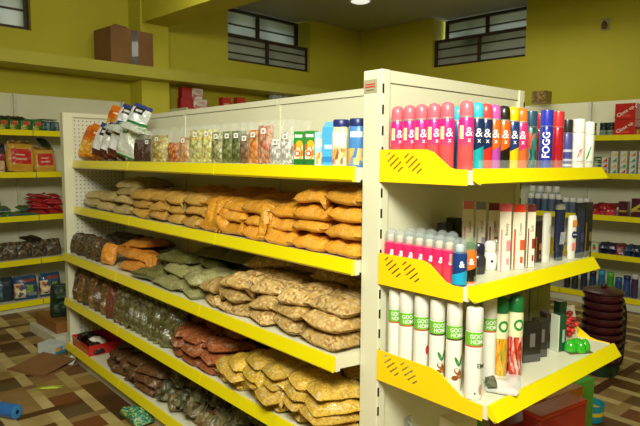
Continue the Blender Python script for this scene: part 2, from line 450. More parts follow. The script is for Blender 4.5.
# ------------------------------------------------------------------ gondola
XU, XL, XB, S, Z1 = -.022, -.086, .24, .2358, 1.034
LV = [Z1-S*k for k in range(5)]
BAYS = [(.064, .722), (.722, 1.424), (1.424, 2.118)]
gon = thing('gondola_shelving', 'long white double-sided shelving run with yellow price strips down the left aisle', 'shelving', (.25, 1.07, 0))
G = Vector((.25, 1.07, 0))
def part(mb, name, par, off=G, **k):
    me = mb.mesh(name, k.pop('smooth', None), k.pop('bevel', 0)); me.transform(Matrix.Translation(-Vector(off))); return link(name, me, par, **k)
def subpart(mb, name, par, off, **k): return part(mb, name, par, off, **k)
def shelf_left(xf, z, y0, y1, strip=True):
    a, b = y0+.002, y1-.002
    m = MB(); m.box(xf+.006, XB-.002, a, b, z-.003, z, WHITE); m.box(xf+.006, xf+.02, a, b, z-.036, z-.003, WHITE)
    for yy in (a, b-.002): m.prism([(xf+.02, z-.003), (xf+.02, z-.03), (XB-.002, z-.055), (XB-.002, z-.003)], 'y', yy, yy+.002, WHITE)
    s = part(m, 'shelf', gon)
    m = MB(); m.prism([(xf+.005, z+.004), (xf-.003, z+.004), (xf-.010, z-.03), (xf-.004, z-.036), (xf+.003, z-.034)], 'y', a+.001, b-.001, YEL)
    part(m, 'price_strip', s, G)
for k, z in enumerate(LV):
    for y0, y1 in BAYS: shelf_left(XU if k < 2 else XL, z, y0, y1)
XB2 = .30; XR2 = .62
for k, z in enumerate(LV):
    for y0, y1 in BAYS:
        xf = XR2 if k < 2 else XR2+.06
        m = MB(); m.box(XB2+.002, xf, y0+.002, y1-.002, z-.003, z, WHITE); m.box(xf-.014, xf, y0+.002, y1-.002, z-.036, z-.003, WHITE); s = part(m, 'shelf', gon)
        m = MB(); m.box(xf+.0005, xf+.006, y0+.003, y1-.003, z-.034, z+.004, YEL); part(m, 'price_strip', s, G)
for i, (y0, y1) in enumerate(BAYS):
    m = MB(); m.box(XB, XB2, y0+.012, y1-.012, .07, 1.245, WHITE); part(m, 'back_panel', gon)
    m = MB(); m.box(XB-.004, XB2+.004, y0+.001, y1-.001, 1.247, 1.268, WHITE); part(m, 'top_cap', gon)
    m = MB(); m.box(XL+.02, XL+.03, y0, y1, 0, LV[4]-.038, WHITE2); part(m, 'kick_plate', gon)
    m = MB(); m.box(XR2+.03, XR2+.04, y0, y1, 0, LV[4]-.038, WHITE2); part(m, 'kick_plate', gon)
for y in (.722, 1.424):
    m = MB(); m.box(XB-.003, XB2+.003, y-.011, y+.011, 0, 1.246, WHITE); part(m, 'upright', gon)
# far perforated end
EY = 2.12
for xx in (-.068, .57):
    m = MB(); m.box(xx, xx+.05, EY, EY+.045, 0, 1.258, WHITE); part(m, 'end_post', gon)
m = MB(); m.box(-.068, .62, EY, EY+.045, 1.2582, 1.28, WHITE); part(m, 'end_rail', gon)
m = MB(); m.box(-.018, .57, EY, EY+.045, .045, .075, WHITE); part(m, 'end_rail', gon)
m = MB(); m.box(-.018, .57, EY+.012, EY+.02, .075, 1.258, PERF); part(m, 'perforated_panel', gon)
m = MB()
for z in [.12+.05*i for i in range(22)]: m.box(-.0185, -.0175, EY+.003, EY+.009, z, z+.02, DARK)
part(m, 'mounting_slots', gon)

# ------------------------------------------------------------------ end cap unit
HT = 1.27; W = .655
ec = thing('endcap_shelving', 'white end unit with yellow cut-out side brackets facing the camera, full of toiletries', 'shelving', (.33, 0, 0)); E0 = Vector((.33, 0, 0))
m = MB(); m.box(0, .03, .0, .062, 0, HT, WHITE); part(m, 'upright', ec, E0, bevel=.003)
m = MB(); m.box(W-.03, W, .0, .062, 0, HT, WHITE); part(m, 'upright', ec, E0, bevel=.003)
m = MB(); m.box(.03, W-.03, .008, .02, .06, HT-.032, WHITE); part(m, 'back_panel', ec, E0)
m = MB(); m.box(.03, W-.03, .004, .056, HT-.03, HT-.001, WHITE); part(m, 'top_rail', ec, E0)
m = MB()
z = HT-.047
while z > .05:
    m.box(.0015, .0065, -.0012, .0005, z-.010, z+.012, DARK); m.box(W-.0065, W-.0015, -.0012, .0005, z-.010, z+.012, DARK); z -= .05
part(m, 'mounting_slots', ec, E0)
# sticker on the left face of the near upright
pa = at(364.5, 80, X=-.0005); pb = at(377, 93, X=-.0005)
m = MB(); m.box(-.0012, -.0002, pb.y, pa.y, pb.z+.002, pa.z-.001, plain('a8a080', .6)); stk = part(m, 'sticker', ec, E0)
dz = (pa.z-pb.z)
m = MB(); m.box(-.0018, -.0012, pb.y+.006, pa.y-.004, pb.z+dz*.42, pb.z+dz*.52, plain('c23a28', .6)); m.box(-.0018, -.0012, pb.y+.006, pa.y-.004, pb.z+dz*.6, pb.z+dz*.68, plain('c23a28', .6))
m.box(-.0018, -.0012, pb.y+.008, pa.y-.006, pb.z+dz*.22, pb.z+dz*.27, plain('55503c', .6)); part(m, 'sticker_print', stk, E0)
EZ = [1.033, .783, .541]; EF = [-.26, -.257, -.314]
def plate_with_slots(prof, slots, m, x0, x1):
    """side bracket: polygon (y,z) with diagonal slot holes, extruded in x"""
    import bmesh
    from mathutils.geometry import delaunay_2d_cdt
    verts = [Vector(p) for p in prof]; edges = [(i, (i+1) % len(prof)) for i in range(len(prof))]
    for s in slots:
        b = len(verts); verts += [Vector(p) for p in s]; edges += [(b+i, b+(i+1) % len(s)) for i in range(len(s))]
    V, Ed, Fc, *_ = delaunay_2d_cdt(verts, edges, [], 1, 1e-6)
    def inside(p, poly):
        c = False; n = len(poly)
        for i in range(n):
            a, b = poly[i], poly[i-1]
            if (a[1] > p[1]) != (b[1] > p[1]) and p[0] < (b[0]-a[0])*(p[1]-a[1])/(b[1]-a[1])+a[0]: c = not c
        return c
    fs = []
    for f in Fc:
        c = sum((V[i] for i in f), Vector((0, 0)))/len(f)
        if inside(c, prof) and not any(inside(c, s) for s in slots): fs.append(tuple(f))
    me = bpy.data.meshes.new('side_bracket'); bm = bmesh.new()
    vv = [bm.verts.new((x0, p.x, p.y)) for p in V]
    for f in fs: bm.faces.new([vv[i] for i in f])
    r = bmesh.ops.extrude_face_region(bm, geom=bm.faces[:]); bmesh.ops.translate(bm, verts=[e for e in r['geom'] if isinstance(e, bmesh.types.BMVert)], vec=(x1-x0, 0, 0))
    bmesh.ops.delete(bm, geom=[v for v in bm.verts if not v.link_faces], context='VERTS')
    bmesh.ops.recalc_face_normals(bm, faces=bm.faces); bm.to_mesh(me); bm.free(); me.materials.append(m)
    return me
for k, (z, yf) in enumerate(zip(EZ, EF)):
    d = -yf; xr = [.615, .6, .63][k]
    m = MB(); m.box(.004, xr, yf+.004, .003, z-.004, z, WHITE); m.box(.004, xr, yf+.004, yf+.016, z-.03, z-.004, WHITE); sh = part(m, 'shelf', ec, E0)
    m = MB(); m.prism([(yf+.004, z+.004), (yf-.002, z+.004), (yf-.022, z-.026), (yf-.012, z-.029), (yf+.003, z-.02)], 'x', .003, xr, YEL); part(m, 'price_strip', sh, E0)
    m = MB(); m.box(.003, xr, yf-.0165, yf-.0130, z-.0295, z-.026, plain('cfcfc0', .4)); part(m, 'strip_lip', sh, E0)
    # clear upstand behind the strip
    if k < 2:
        m = MB(); m.box(.03, xr-.01, yf+.006, yf+.0075, z, z+.022, film('e8f0e8', .12, .1)); part(m, 'clear_guard', sh, E0)
    l = d-.012
    top = z+.045
    prof = [(0.0, z-.032), (0.0, top), (-l*.56, top), (-l*.64, top-.006), (-l*.82, z+.006), (-l*.88, z+.002), (-l, z+.002), (-l, z-.032)]
    sl = []
    for g0 in (.020, .076):
        for i, ln in enumerate((.017, .029, .034, .031, .019)):
            cy = -(g0+.0095*i+.006); cz_ = z+.030-.0085*i+(.003 if g0 < .05 else 0)
            dv = Vector((-.78, .62))*ln/2; nv_ = Vector((.62, .78))*.0017; c0 = Vector((cy, cz_))
            sl.append([c0-dv-nv_, c0-dv+nv_, c0+dv+nv_, c0+dv-nv_])
    for xx, nm in ((-.0035, 0), (xr+.001, 1)):
        me = plate_with_slots([Vector(p) for p in prof], sl, YEL2, xx, xx+.002); me.transform(Matrix.Translation(-E0)); link('side_bracket', me, sh)
# base deck
m = MB(); m.box(.004, .63, -.36, .003, .086, .09, WHITE); m.box(.004, .63, -.36, -.35, 0, .086, WHITE2); bsd = part(m, 'base_deck', ec, E0)
m = MB(); m.box(.004, .63, -.368, -.3605, .055, .094, YEL); part(m, 'price_strip', bsd, E0)
# small clear hook on the back panel
p = at(407, 421, Y=.006); m = MB(); m.box(p.x-.014, p.x+.014, .0045, .0075, p.z-.02, p.z+.012, film('c8ccc8', .6)); m.tube([(p.x, .002, p.z), (p.x, -.02, p.z-.01), (p.x, -.026, p.z)], .003, film('c8ccc8', .6)); part(m, 'clear_hook', ec, E0)
exec_items = True

# ------------------------------------------------------------------ loose goods on the long shelves
SH = ['top', 'second', 'third', 'fourth', 'bottom']
def stackup(y, x, z0, n, meshes, mats, th, colour, what, place, group, lean=-.010, jr=.12, cat='bag', jx=.008, top_rot=0, rz=PI/2, sc=1, name='grain_bag', scy=1):
    """n bags laid one on another; rz = pi/2 puts the crimped ends to front and back"""
    for k in range(n):
        me = random.choice(meshes); mt = mats[k % len(mats)] if isinstance(mats, list) else mats
        lv = 'single' if n == 1 else 'lowest' if k == 0 else 'topmost' if k == n-1 else ordn(k)+' from the bottom'
        lab = '%s, %s in %s' % (what, lv, place)
        tilt = random.uniform(-.05, .05)+(top_rot if k == n-1 else 0)
        bag(me, mt, (x+lean*(n-1-k)+random.uniform(-jx, jx), y+random.uniform(-.006, .006), z0+.001+k*th), (tilt, random.uniform(-.06, .06), rz+PI*random.randint(0, 1)+random.uniform(-jr, jr)), lab, cat, group, name, (sc, sc*scy, 1.0))
# --- second shelf: orange and tan lentils
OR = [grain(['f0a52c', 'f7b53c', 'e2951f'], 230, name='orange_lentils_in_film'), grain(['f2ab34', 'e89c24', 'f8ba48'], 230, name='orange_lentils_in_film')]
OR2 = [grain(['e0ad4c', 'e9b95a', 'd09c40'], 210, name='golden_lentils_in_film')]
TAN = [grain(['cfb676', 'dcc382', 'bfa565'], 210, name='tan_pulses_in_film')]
z = LV[1]
# (y, count, material, thickness, colour word)
stacks = [(.135, 4, OR, .043, 'orange'), (.27, 4, OR, .041, 'orange'), (.405, 3, OR, .036, 'orange'), (.54, 3, OR, .036, 'orange'), (.675, 3, OR, .036, 'orange'),
          (.81, 3, OR, .036, 'orange'), (.945, 3, OR2, .037, 'golden'), (1.08, 3, OR2, .036, 'golden'), (1.215, 3, OR2, .036, 'golden'), 
          (1.39, 3, OR2, .036, 'golden'), (1.59, 3, TAN, .035, 'tan'), (1.79, 2, TAN, .036, 'tan'), (1.98, 2, TAN, .034, 'tan')]
for i, (y, n, mt, th, cw) in enumerate(stacks):
    pl = '%s pile from the post, second shelf' % ordn(i)
    stackup(y, .100, z, n, PLUMP, mt, th+.002, cw, cw+' lentil bag', pl, 'bags of lentils on the second shelf', lean=-.007, rz=0, scy=1.42 if y > 1.3 else 1)
bag(PLUMP[2], TAN[0], (.13, 1.62, z+.108), (rad(2), rad(-4), .1), 'long tan lentil bag lying on top of the tan piles, second shelf', 'bag', None, 'grain_bag', (1, 1.5, 1.1))
# a second column of lentils standing behind, its tops showing over the front row
for i, y in enumerate([.48, .61, .75, .9, 1.07]):
    bag(random.choice(BAGS), OR[i % 2], (.165, y, z+.095+.006*(i % 3)), (0, rad(-4), random.uniform(.0, .5)), 'orange lentil bag lying across the back of the second shelf, %s from the post' % ordn(i), 'bag', 'orange lentil bags thrown across the back of the second shelf', 'grain_bag')
# upright ones leaning against the piles
for i, (y, x, lab) in enumerate([(.47, -.004, 'orange lentil bag standing upright at the shelf edge, nearest the post'), (.735, -.004, 'orange lentil bag standing crumpled at the shelf edge, second from the post'), (.80, -.004, 'orange lentil bag standing crumpled at the shelf edge, farthest from the post')]):
    bag(STAND[i], OR[0], (x, y, z+.002), (rad(-18), rad(6-6*i), -PI/2+.5-.3*i), lab, 'bag', 'upright orange lentil bags', 'grain_bag', (.9, 1.3, .82))

# --- third shelf
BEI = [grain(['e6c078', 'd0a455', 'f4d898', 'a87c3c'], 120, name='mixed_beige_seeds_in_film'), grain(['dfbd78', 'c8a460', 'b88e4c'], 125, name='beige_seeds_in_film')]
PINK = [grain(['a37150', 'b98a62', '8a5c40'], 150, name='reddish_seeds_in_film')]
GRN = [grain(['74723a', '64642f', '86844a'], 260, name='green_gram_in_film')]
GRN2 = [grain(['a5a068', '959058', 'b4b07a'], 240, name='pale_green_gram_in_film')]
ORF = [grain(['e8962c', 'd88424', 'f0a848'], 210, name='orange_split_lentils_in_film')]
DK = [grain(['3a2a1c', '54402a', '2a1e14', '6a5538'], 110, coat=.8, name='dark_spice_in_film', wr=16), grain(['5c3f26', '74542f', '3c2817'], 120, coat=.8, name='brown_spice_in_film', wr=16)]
z = LV[2]
def pile(specs, z, shelfword, group, meshes=BAGS):
    for i, (y, x, n, mt, th, cw, jr) in enumerate(specs):
        stackup(y, x, z, n, meshes, mt, th, cw, cw, '%s pile from the post, %s shelf' % (ordn(i), shelfword), group, lean=-.014, jr=jr, sc=1.08, rz=0)
pile([(.145, .05, 3, BEI, .043, 'beige seed bag', .35), (.29, .045, 3, BEI, .042, 'beige seed bag', .5), (.43, .05, 3, BEI, .042, 'beige seed bag', .4),
      (.57, .04, 3, BEI, .040, 'beige seed bag', .5), (.70, .03, 2, BEI, .042, 'beige seed bag', .4), (.84, .03, 2, GRN2, .042, 'pale green gram bag', .4)], z, 'third', 'bags of beige seeds and pale gram on the third shelf', PLUMP)
for i, (y, x, k, mt, w_) in enumerate([(.14, .17, .15, PINK[0], 'reddish'), (.38, .165, .135, PINK[0], 'reddish'), (.27, .19, .125, BEI[1], 'beige'), (.58, .165, .125, BEI[1], 'beige'), (.79, .17, .11, GRN[0], 'olive')]):
    bag(BAGS[i], mt, (x, y, z+k), (0, rad(-8), random.uniform(0, .6)), '%s seed bag on top at the back of the third shelf, %s from post' % (w_, ordn(i)), 'bag', 'seed bags on top at the back of the third shelf', 'grain_bag')
# olive gram: long bags lying along the shelf
for i, (y, x, k, a) in enumerate([(1.02, -.035, 0, 0), (1.10, .06, 0, .15), (1.04, .015, .038, -.1), (1.22, -.035, .002, .1), (1.20, .06, .036, .0), (1.12, .04, .074, .1), (1.0, .12, .06, .0), (.98, .15, .1, .2)]):
    bag(BAGS[i % 6], GRN[0] if i not in (0, 2) else GRN2[0], (x+.02, y, z+.002+k), (0, rad(3), a), ['olive gram bag lying flat at the shelf edge, pale one nearest the seeds', 'olive gram bag lying flat behind the pale one', 'pale olive gram bag laid over the edge bags', 'olive gram bag at the shelf edge next to the orange bags', 'olive gram bag stacked over the ones at the edge', 'long olive gram bag on top of the olive pile', 'olive gram bag at the back under the topmost one', 'olive gram bag topmost at the back of the pile'][i]+', third shelf', 'bag', 'olive gram bags on the third shelf', 'grain_bag')
# orange split lentils
for i, (y, x, k, a, tx) in enumerate([(1.40, .0, .0, .1, 0), (1.50, .06, .0, -.1, 0), (1.44, .04, .036, .1, .05), (1.56, .03, .038, .0, .1), (1.50, .07, .074, .15, -.1), (1.60, .12, .07, .0, 0)]):
    bag(BAGS[(i+2) % 6], ORF[0], (x+.01, y, z+.002+k), (tx, rad(4), a), ['flat orange lentil bag at the shelf edge', 'orange lentil bag lying behind the edge one', 'orange lentil bag laid across the two lowest', 'orange lentil bag laid across, farther one', 'orange lentil bag on top of the orange pile', 'orange lentil bag at the back of the orange pile'][i]+', third shelf', 'bag', 'orange lentil bags on the third shelf', 'grain_bag')
bag(STAND[1], ORF[0], (-.045, 1.64, z+.002), (rad(-16), rad(8), -PI/2+.5), 'orange lentil bag standing upright beside the dark spice bags', 'bag', None, 'grain_bag', (.9, 1.3, .7))
# dark spice packs standing in a row
for i in range(7):
    y = 1.72+.058*i
    bag(random.choice(STAND), DK[i % 2], (-.035+.006*(i % 2), y, z+.002), (rad(-22), 0, rad(-60)+random.uniform(-.15, .15)), 'shiny dark spice bag standing on the third shelf, %s from the orange bags' % ordn(i), 'bag', 'dark spice bags standing on the third shelf', 'spice_bag', (1.1, 1.3, .78))
for i in range(5):
    bag(random.choice(SMALLBAGS), DK[0], (.15, 1.52+.12*i, z+.07-.004*i), (rad(5), rad(-10), random.uniform(-.3, .3)), 'dark spice bag lying behind the orange lentils, third shelf, %s from near end' % ordn(i), 'bag', 'dark spice bags lying at the back', 'spice_bag')
# --- fourth shelf
z = LV[3]
DAL = [grain(['ecc246', 'f4d058', 'd6a832'], 170, name='yellow_split_peas_in_film'), grain(['e8bc48', 'f0ca60', 'd0a238'], 170, name='yellow_split_peas_in_film')]
BRN = [grain(['a85c30', 'b86c3c', '8a4a24'], 230, name='brown_lentils_in_film')]
BRN2 = [grain(['7a5030', '8b5e38', '5c3a22'], 230, name='dark_brown_lentils_in_film')]
for i, y in enumerate([.135, .235, .335, .435, .53, .615]):
    stackup(y, -.006+(.008 if i % 2 else 0), z, [4, 4, 4, 4, 3, 2][i], SPLUMP, DAL, .032, '', 'yellow split pea bag', '%s pile from the post, fourth shelf' % ordn(i), 'bags of yellow split peas on the fourth shelf', lean=-.010, jr=.12, rz=-.38, sc=1.05)
for i, y in enumerate([.16, .27, .38, .49]):
    bag(SPLUMP[i], DAL[i % 2], (.14, y, z+.115), (0, rad(-5), random.uniform(-.6, .3)), 'bag of yellow split peas at the back of the fourth shelf, %s from the post' % ordn(i), 'bag', 'split peas at the back of the fourth shelf', 'grain_bag')
for i, y in enumerate([.72, .83, .94]):
    stackup(y, .02, z, [3, 3, 3][i], SPLUMP, BRN, .034, '', 'red-brown lentil bag', '%s pile past the yellow ones, fourth shelf' % ordn(i), 'bags of red-brown lentils on the fourth shelf', lean=-.012, jr=.3, sc=1.15, rz=-.2)
for i, y in enumerate([.72, .85, .97]):
    bag(PLUMP[i], BRN[0], (.12, y, z+.10), (0, rad(-5), random.uniform(-.3, .3)), 'red-brown lentil bag lying at the back of the fourth shelf, %s from the near end' % ordn(i), 'bag', 'red-brown lentils at the back', 'grain_bag')
HERB = [grain(['4e4c24', '6c6a3a', '35341a', '8a8658'], 70, coat=.9, bump=.9, name='crumpled_herb_in_film', wr=18), grain(['5d4a26', '77663a', '3a2e18', '8f8154'], 80, coat=.9, bump=.9, name='crumpled_dry_herb_in_film', wr=18)]
REDB = [grain(['7c3526', '8e4430', '5c2418'], 90, coat=.9, name='dried_red_chilli_in_film', wr=16)]
BRZ = [grain(['8a5a30', '9c6c3c', '5e3a1e', 'b08850'], 70, coat=.9, name='bronze_spice_in_film', wr=16)]
for i in range(9):
    y = 1.05+.055*i
    bag(random.choice(LUMPY), HERB[0] if i < 7 else HERB[1], (-.042+.02*(i % 2), y, z+.002), (rad(90-16), 0, rad(-62)+random.uniform(-.3, .3)), 'crumpled green herb bag standing on the fourth shelf, %s past the lentils' % ordn(i), 'bag', 'crumpled herb bags on the fourth shelf', 'herb_bag', (1.25, 1.1, .95))
for i in range(7):
    y = 1.58+.075*i
    mt = REDB[0] if i == 0 else BRZ[0] if i % 2 else DK[1]
    bag(random.choice(LUMPY), mt, (-.042+.01*(i % 2), y, z+.002), (rad(90-18), 0, rad(-62)+random.uniform(-.15, .15)), 'clear bag of %s standing on the fourth shelf, %s past the herb bags' % (('dark red chilli', 'bronze spice', 'brown spice')[0 if i == 0 else 1 if i % 2 else 2], ordn(i)), 'bag', 'bronze and brown spice bags standing on the fourth shelf', 'spice_bag', (1.25, 1.05, .95))
for i in range(9):
    bag(random.choice(LUMPY), HERB[i % 2] if i < 5 else BRZ[0], (.09+.02*(i % 2), 1.08+.11*i, z+.002), (rad(70), 0, rad(-80)+random.uniform(-.3, .3)), 'herb bag in the back row of the fourth shelf, %s from the near end' % ordn(i), 'bag', 'back row of herb bags on the fourth shelf', 'herb_bag', (1, 1, .8))
# --- bottom shelf
z = LV[4]
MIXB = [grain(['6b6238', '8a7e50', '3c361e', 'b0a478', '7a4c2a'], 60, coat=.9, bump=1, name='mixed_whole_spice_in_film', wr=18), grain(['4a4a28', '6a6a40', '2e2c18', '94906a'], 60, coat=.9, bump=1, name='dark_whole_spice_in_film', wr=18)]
for i in range(14):
    y = .16+.072*i
    bag(random.choice(LUMPY), MIXB[i % 2], (-.02+.03*(i % 2), y, z+.002+.03*((i*7) % 3)/2), (random.uniform(-.2, .2), random.uniform(-.2, .2), random.uniform(0, 3)), 'whole spice bag at the front of the bottom shelf, %s from the near end' % ordn(i), 'bag', 'bags of whole spices on the bottom shelf', 'spice_bag')
    bag(random.choice(LUMPY), MIXB[(i+1) % 2], (.06+.03*(i % 2), y+.03, z+.055), (random.uniform(-.2, .2), random.uniform(-.2, .2), random.uniform(0, 3)), 'whole spice bag heaped behind on the bottom shelf, %s from near end' % ordn(i), 'bag', 'heaped bags of whole spices on the bottom shelf', 'spice_bag', (1.1, 1.1, 1.1))
for i, y in enumerate([1.24, 1.36, 1.48, 1.60]):
    stackup(y, .01, z, [3, 3, 2, 2][i], SPLUMP, BRN2, .034, '', 'dark brown lentil bag', '%s pile past the spices, bottom shelf' % ordn(i), 'dark brown lentil bags on the bottom shelf', lean=-.012, jr=.4, sc=1.15)
    bag(BAGS[i], BRN2[0], (.13, y, z+.07), (0, 0, .3*i), 'dark brown lentil bag at the back of the bottom shelf, %s from near end' % ordn(i), 'bag', 'dark brown lentil bags at the back', 'grain_bag')
# red open tray of dark packets
RED = plain('c41c18', .35, coat=.4, name='red_plastic')
t = thing('tray', 'bright red open plastic tray at the far end of the bottom shelf', 'tray', (-.0, 1.93, z+.001))
m = MB(); w0, l0, hh = .075, .11, .055
m.box(-w0, w0, -l0, l0, 0, .004, RED)
for sx in (-1, 1): m.prism([(sx*w0, .004), (sx*(w0+.012), hh), (sx*(w0+.009), hh), (sx*(w0-.004), .004)], 'y', -l0, l0, RED)
m.build('tray_floor', t)
for sy in (-1, 1):
    m = MB(); m.prism([(sy*l0, .0), (sy*(l0+.01), hh), (sy*(l0+.007), hh), (sy*(l0-.004), .0)], 'x', -w0-.006, w0+.006, RED); m.build('tray_end', t)
for i in range(5):
    tag(link('packet', random.choice(SMALLBAGS), None, (-.03+.02*(i % 2), 1.85+.04*i, z+.022+.018*(i % 3)), (rad(20), rad(10*i), i), (.55, .55, .9), plain(['2a2018', 'e8e4d8', '1d1a18', '30241c', '241c16'][i], .3)), ['dark brown packet', 'small white packet', 'black packet', 'brown-black packet', 'very dark packet'][i]+' lying in the red tray, %s from its near end' % ordn(i), 'packet')

# --- top shelf: chip bags, nut pouches, cartons and jars
z = LV[0]
CHO = pack('e07a1c', [(.1, .62, .9, .8, 'c85a18'), (.3, .70, .75, .76, 'f0d8a0')], [(.05, .05, .95, .5, ('f0b030', 'e8a028', 'b05a18', 'f6d070'), 6)], wrinkle=.5, metal=.15, name='orange_chip_wrapper')
CHW = pack('e2e4e4', [(.0, .84, 1, 1, '3b4a8a'), (.22, .62, .72, .86, '26282e'), (.3, .70, .64, .78, 'e6e6e0')], [(.1, .0, .9, .2, ('5a3020', '802c20', '3a2a2a'), 6)], wrinkle=.6, metal=.12, rough=.3, name='silver_chip_wrapper')
CHG = pack('e4e8de', [(0, 0, 1, .06, '2c8a3c'), (0, .92, 1, 1, '2c8a3c'), (.3, .4, .7, .6, 'dfe8d8')], [(.15, .6, .9, .85, ('2f9a48', 'bfd8b0', 'e6ece0'), 5)], wrinkle=.6, metal=.3, rough=.3, name='green_and_silver_wrapper')
CHIP = [pillow_mesh(.122, .148, .045, 90+s, wr=.007, stand=True, flange=.008) for s in range(3)]
chips = [(.02, 2.05, 0, -28, 2.0, CHO, 'orange chip bag at the far left end of the row'), (.005, 1.95, 0, -24, .8, CHO, 'orange chip bag leaning on the leftmost one'),
         (.01, 1.85, 0, -24, .3, CHW, 'silver chip bag leaning next to the orange ones'), (.01, 1.75, 0, -22, .1, CHW, 'silver chip bag in the middle of the row'),
         (.01, 1.65, 0, -22, .1, CHW, 'silver chip bag right of the middle'), (.01, 1.55, 0, -22, .1, CHG, 'pale green and silver snack bag beside the nut pouches')]
for i, (x, y, dzz, tilt, a, mt, lab) in enumerate(chips):
    bag(CHIP[i % 3], mt, (x-.0, y, z+.002), (rad(tilt*.4), rad(18), rad(-58)), lab+', top shelf', 'snack bag', None, 'snack_bag')
bag(CHIP[1], CHO, (.06, 1.80, z+.122), (rad(-10), rad(16), rad(-58)), 'orange chip bag propped on top of the row', 'snack bag', None, 'snack_bag', (.85, .9, .8))
bag(CHIP[2], CHW, (.06, 1.69, z+.126), (rad(-12), rad(18), rad(-56)), 'silver and blue chip bag propped high on top of the row', 'snack bag', None, 'snack_bag', (.8, .9, .78))
bag(CHIP[0], CHW, (.07, 1.59, z+.126), (rad(-14), rad(20), rad(-52)), 'silver chip bag with blue and red top edge, highest on the heap', 'snack bag', None, 'snack_bag', (.8, .9, .78))
bag(SMALLBAGS[0], CHG, (.03, 1.62, z+.116), (rad(10), rad(6), rad(10)), 'green and silver snack bag lying flat on top of the row', 'snack bag', None, 'snack_bag', (1, 1.1, 1))
bag(SMALLBAGS[2], CHG, (.03, 1.47, z+.112), (rad(16), rad(6), rad(24)), 'green and silver snack bag drooping over the nut pouches', 'snack bag', None, 'snack_bag', (.8, .9, 1))
FILM = film('e9ebe2', .08, .12)
POUCH = [pillow_mesh(.092, .135, .02, 120+s, wr=.002, stand=True, flange=.006, nu=8, nv=8) for s in range(2)]
def contents_mesh(fill, seed):
    return pillow_mesh(.084, fill*1.12, .028, seed, wr=.002, stand=True, flange=.0, nu=8, nv=8)
CONT = {f: contents_mesh(f, int(f*1000)) for f in (.075, .085, .095, .06)}
def pouch(x, y, fill, mt, lab, sc=1, tag_=True):
    t = thing('nut_pouch', lab, 'pouch', (x, y, z+.005), rot=(rad(-4), 0, rad(-68)+random.uniform(-.08, .08)), group='clear pouches of nuts and seeds on the top shelf')
    link('contents', CONT[fill], t, (0, 0, .0), (0, 0, 0), (sc, 1, 1.12), mt)
    link('clear_pouch', POUCH[random.randint(0, 1)], t, (0, 0, 0), (0, 0, 0), (sc, 1.25, .92), FILM)
    if tag_:
        zz = fill+.004; m = MB(); m.box(-.008, .008, -.0185, -.0175, zz-.008, zz+.008, plain('e6e4dc', .5)); l = m.build('price_label', t)
        m = MB(); m.box(-.004, .004, -.0190, -.0186, zz-.004, zz+.004, plain('8a8880', .6)); m.build('label_print', l)
def nut(cs, sc=95): return grain(['%02x%02x%02x' % tuple(min(250, int(int(c[i:i+2], 16)*1.18)+6) for i in (0, 2, 4)) for c in cs], sc, coat=.1, bump=1, name='nuts', wr=4, dark=1.1)
nuts = dict(raisin=nut(['4a2a1c', '5e3826', '351c12'], 120), pist=nut(['d8b060', 'ecd080', 'b08a40', 'c8b860'], 80), red=nut(['b0632c', 'c47a3c', '8e4a1e'], 90), peach=nut(['d09a5c', 'c88a4a', 'dcae78'], 60),
            pale=nut(['ecd078', 'f4dc92', 'd2b058'], 80), pale2=nut(['d8cc98', 'c8ba84', 'e6dcb4'], 80), mix=nut(['8a8a50', 'c8b880', '6c7040', 'dcd0a0'], 80), green=nut(['6a7034', '7e8644', '525a28'], 90),
            brown=nut(['7c5a34', '94704a', '5e4226'], 80), orange=nut(['d8823c', 'e09a58', 'c46c2a'], 70), pinkish=nut(['d88a64', 'e0a884', 'c86c48'], 70), white=nut(['d6d4c4', 'e2e0d4', 'c6c2ae'], 90))
nl = [(140, 'raisin', .075, 'dark brown raisins', .9), (149, 'raisin', .075, 'dark brown raisins', .7), (159, 'pist', .085, 'mixed tan pistachios', 1.15), (174, 'red', .06, 'reddish almonds', .8), (185, 'peach', .075, 'peach coloured dried fruit', .7),
      (197, 'pale', .095, 'pale cashews', .95), (208.5, 'pale', .095, 'pale cashews', .8), (218, 'mix', .085, 'mixed pale and green nuts', .8), (229, 'green', .085, 'green cardamom', .8), (238, 'green', .085, 'green pumpkin seeds', .7),
      (246, 'brown', .075, 'brown seeds', .6), (255, 'orange', .085, 'orange dried apricots', .75), (265, 'pinkish', .095, 'pinkish dried papaya', .7), (277, 'white', .06, 'white sugared seeds', .6), (287, 'white', .075, 'white melon seeds', .6)]
for i, (px, k, fl_, w_, sc) in enumerate(nl):
    p = at(px, 155, X=.03)
    pouch(.03, p.y, fl_, nuts[k], 'clear pouch of %s, %s from the chip bags, top shelf' % (w_, ordn(i)), sc*.95, i not in (0, 3))
for i, px in enumerate([165, 212, 258, 300]):
    p = at(px, 150, X=.1); pouch(.1, p.y, .06, nuts['white'], 'pale seed pouch in the back row, top shelf, %s from the chip bags' % ordn(i), .9, False)
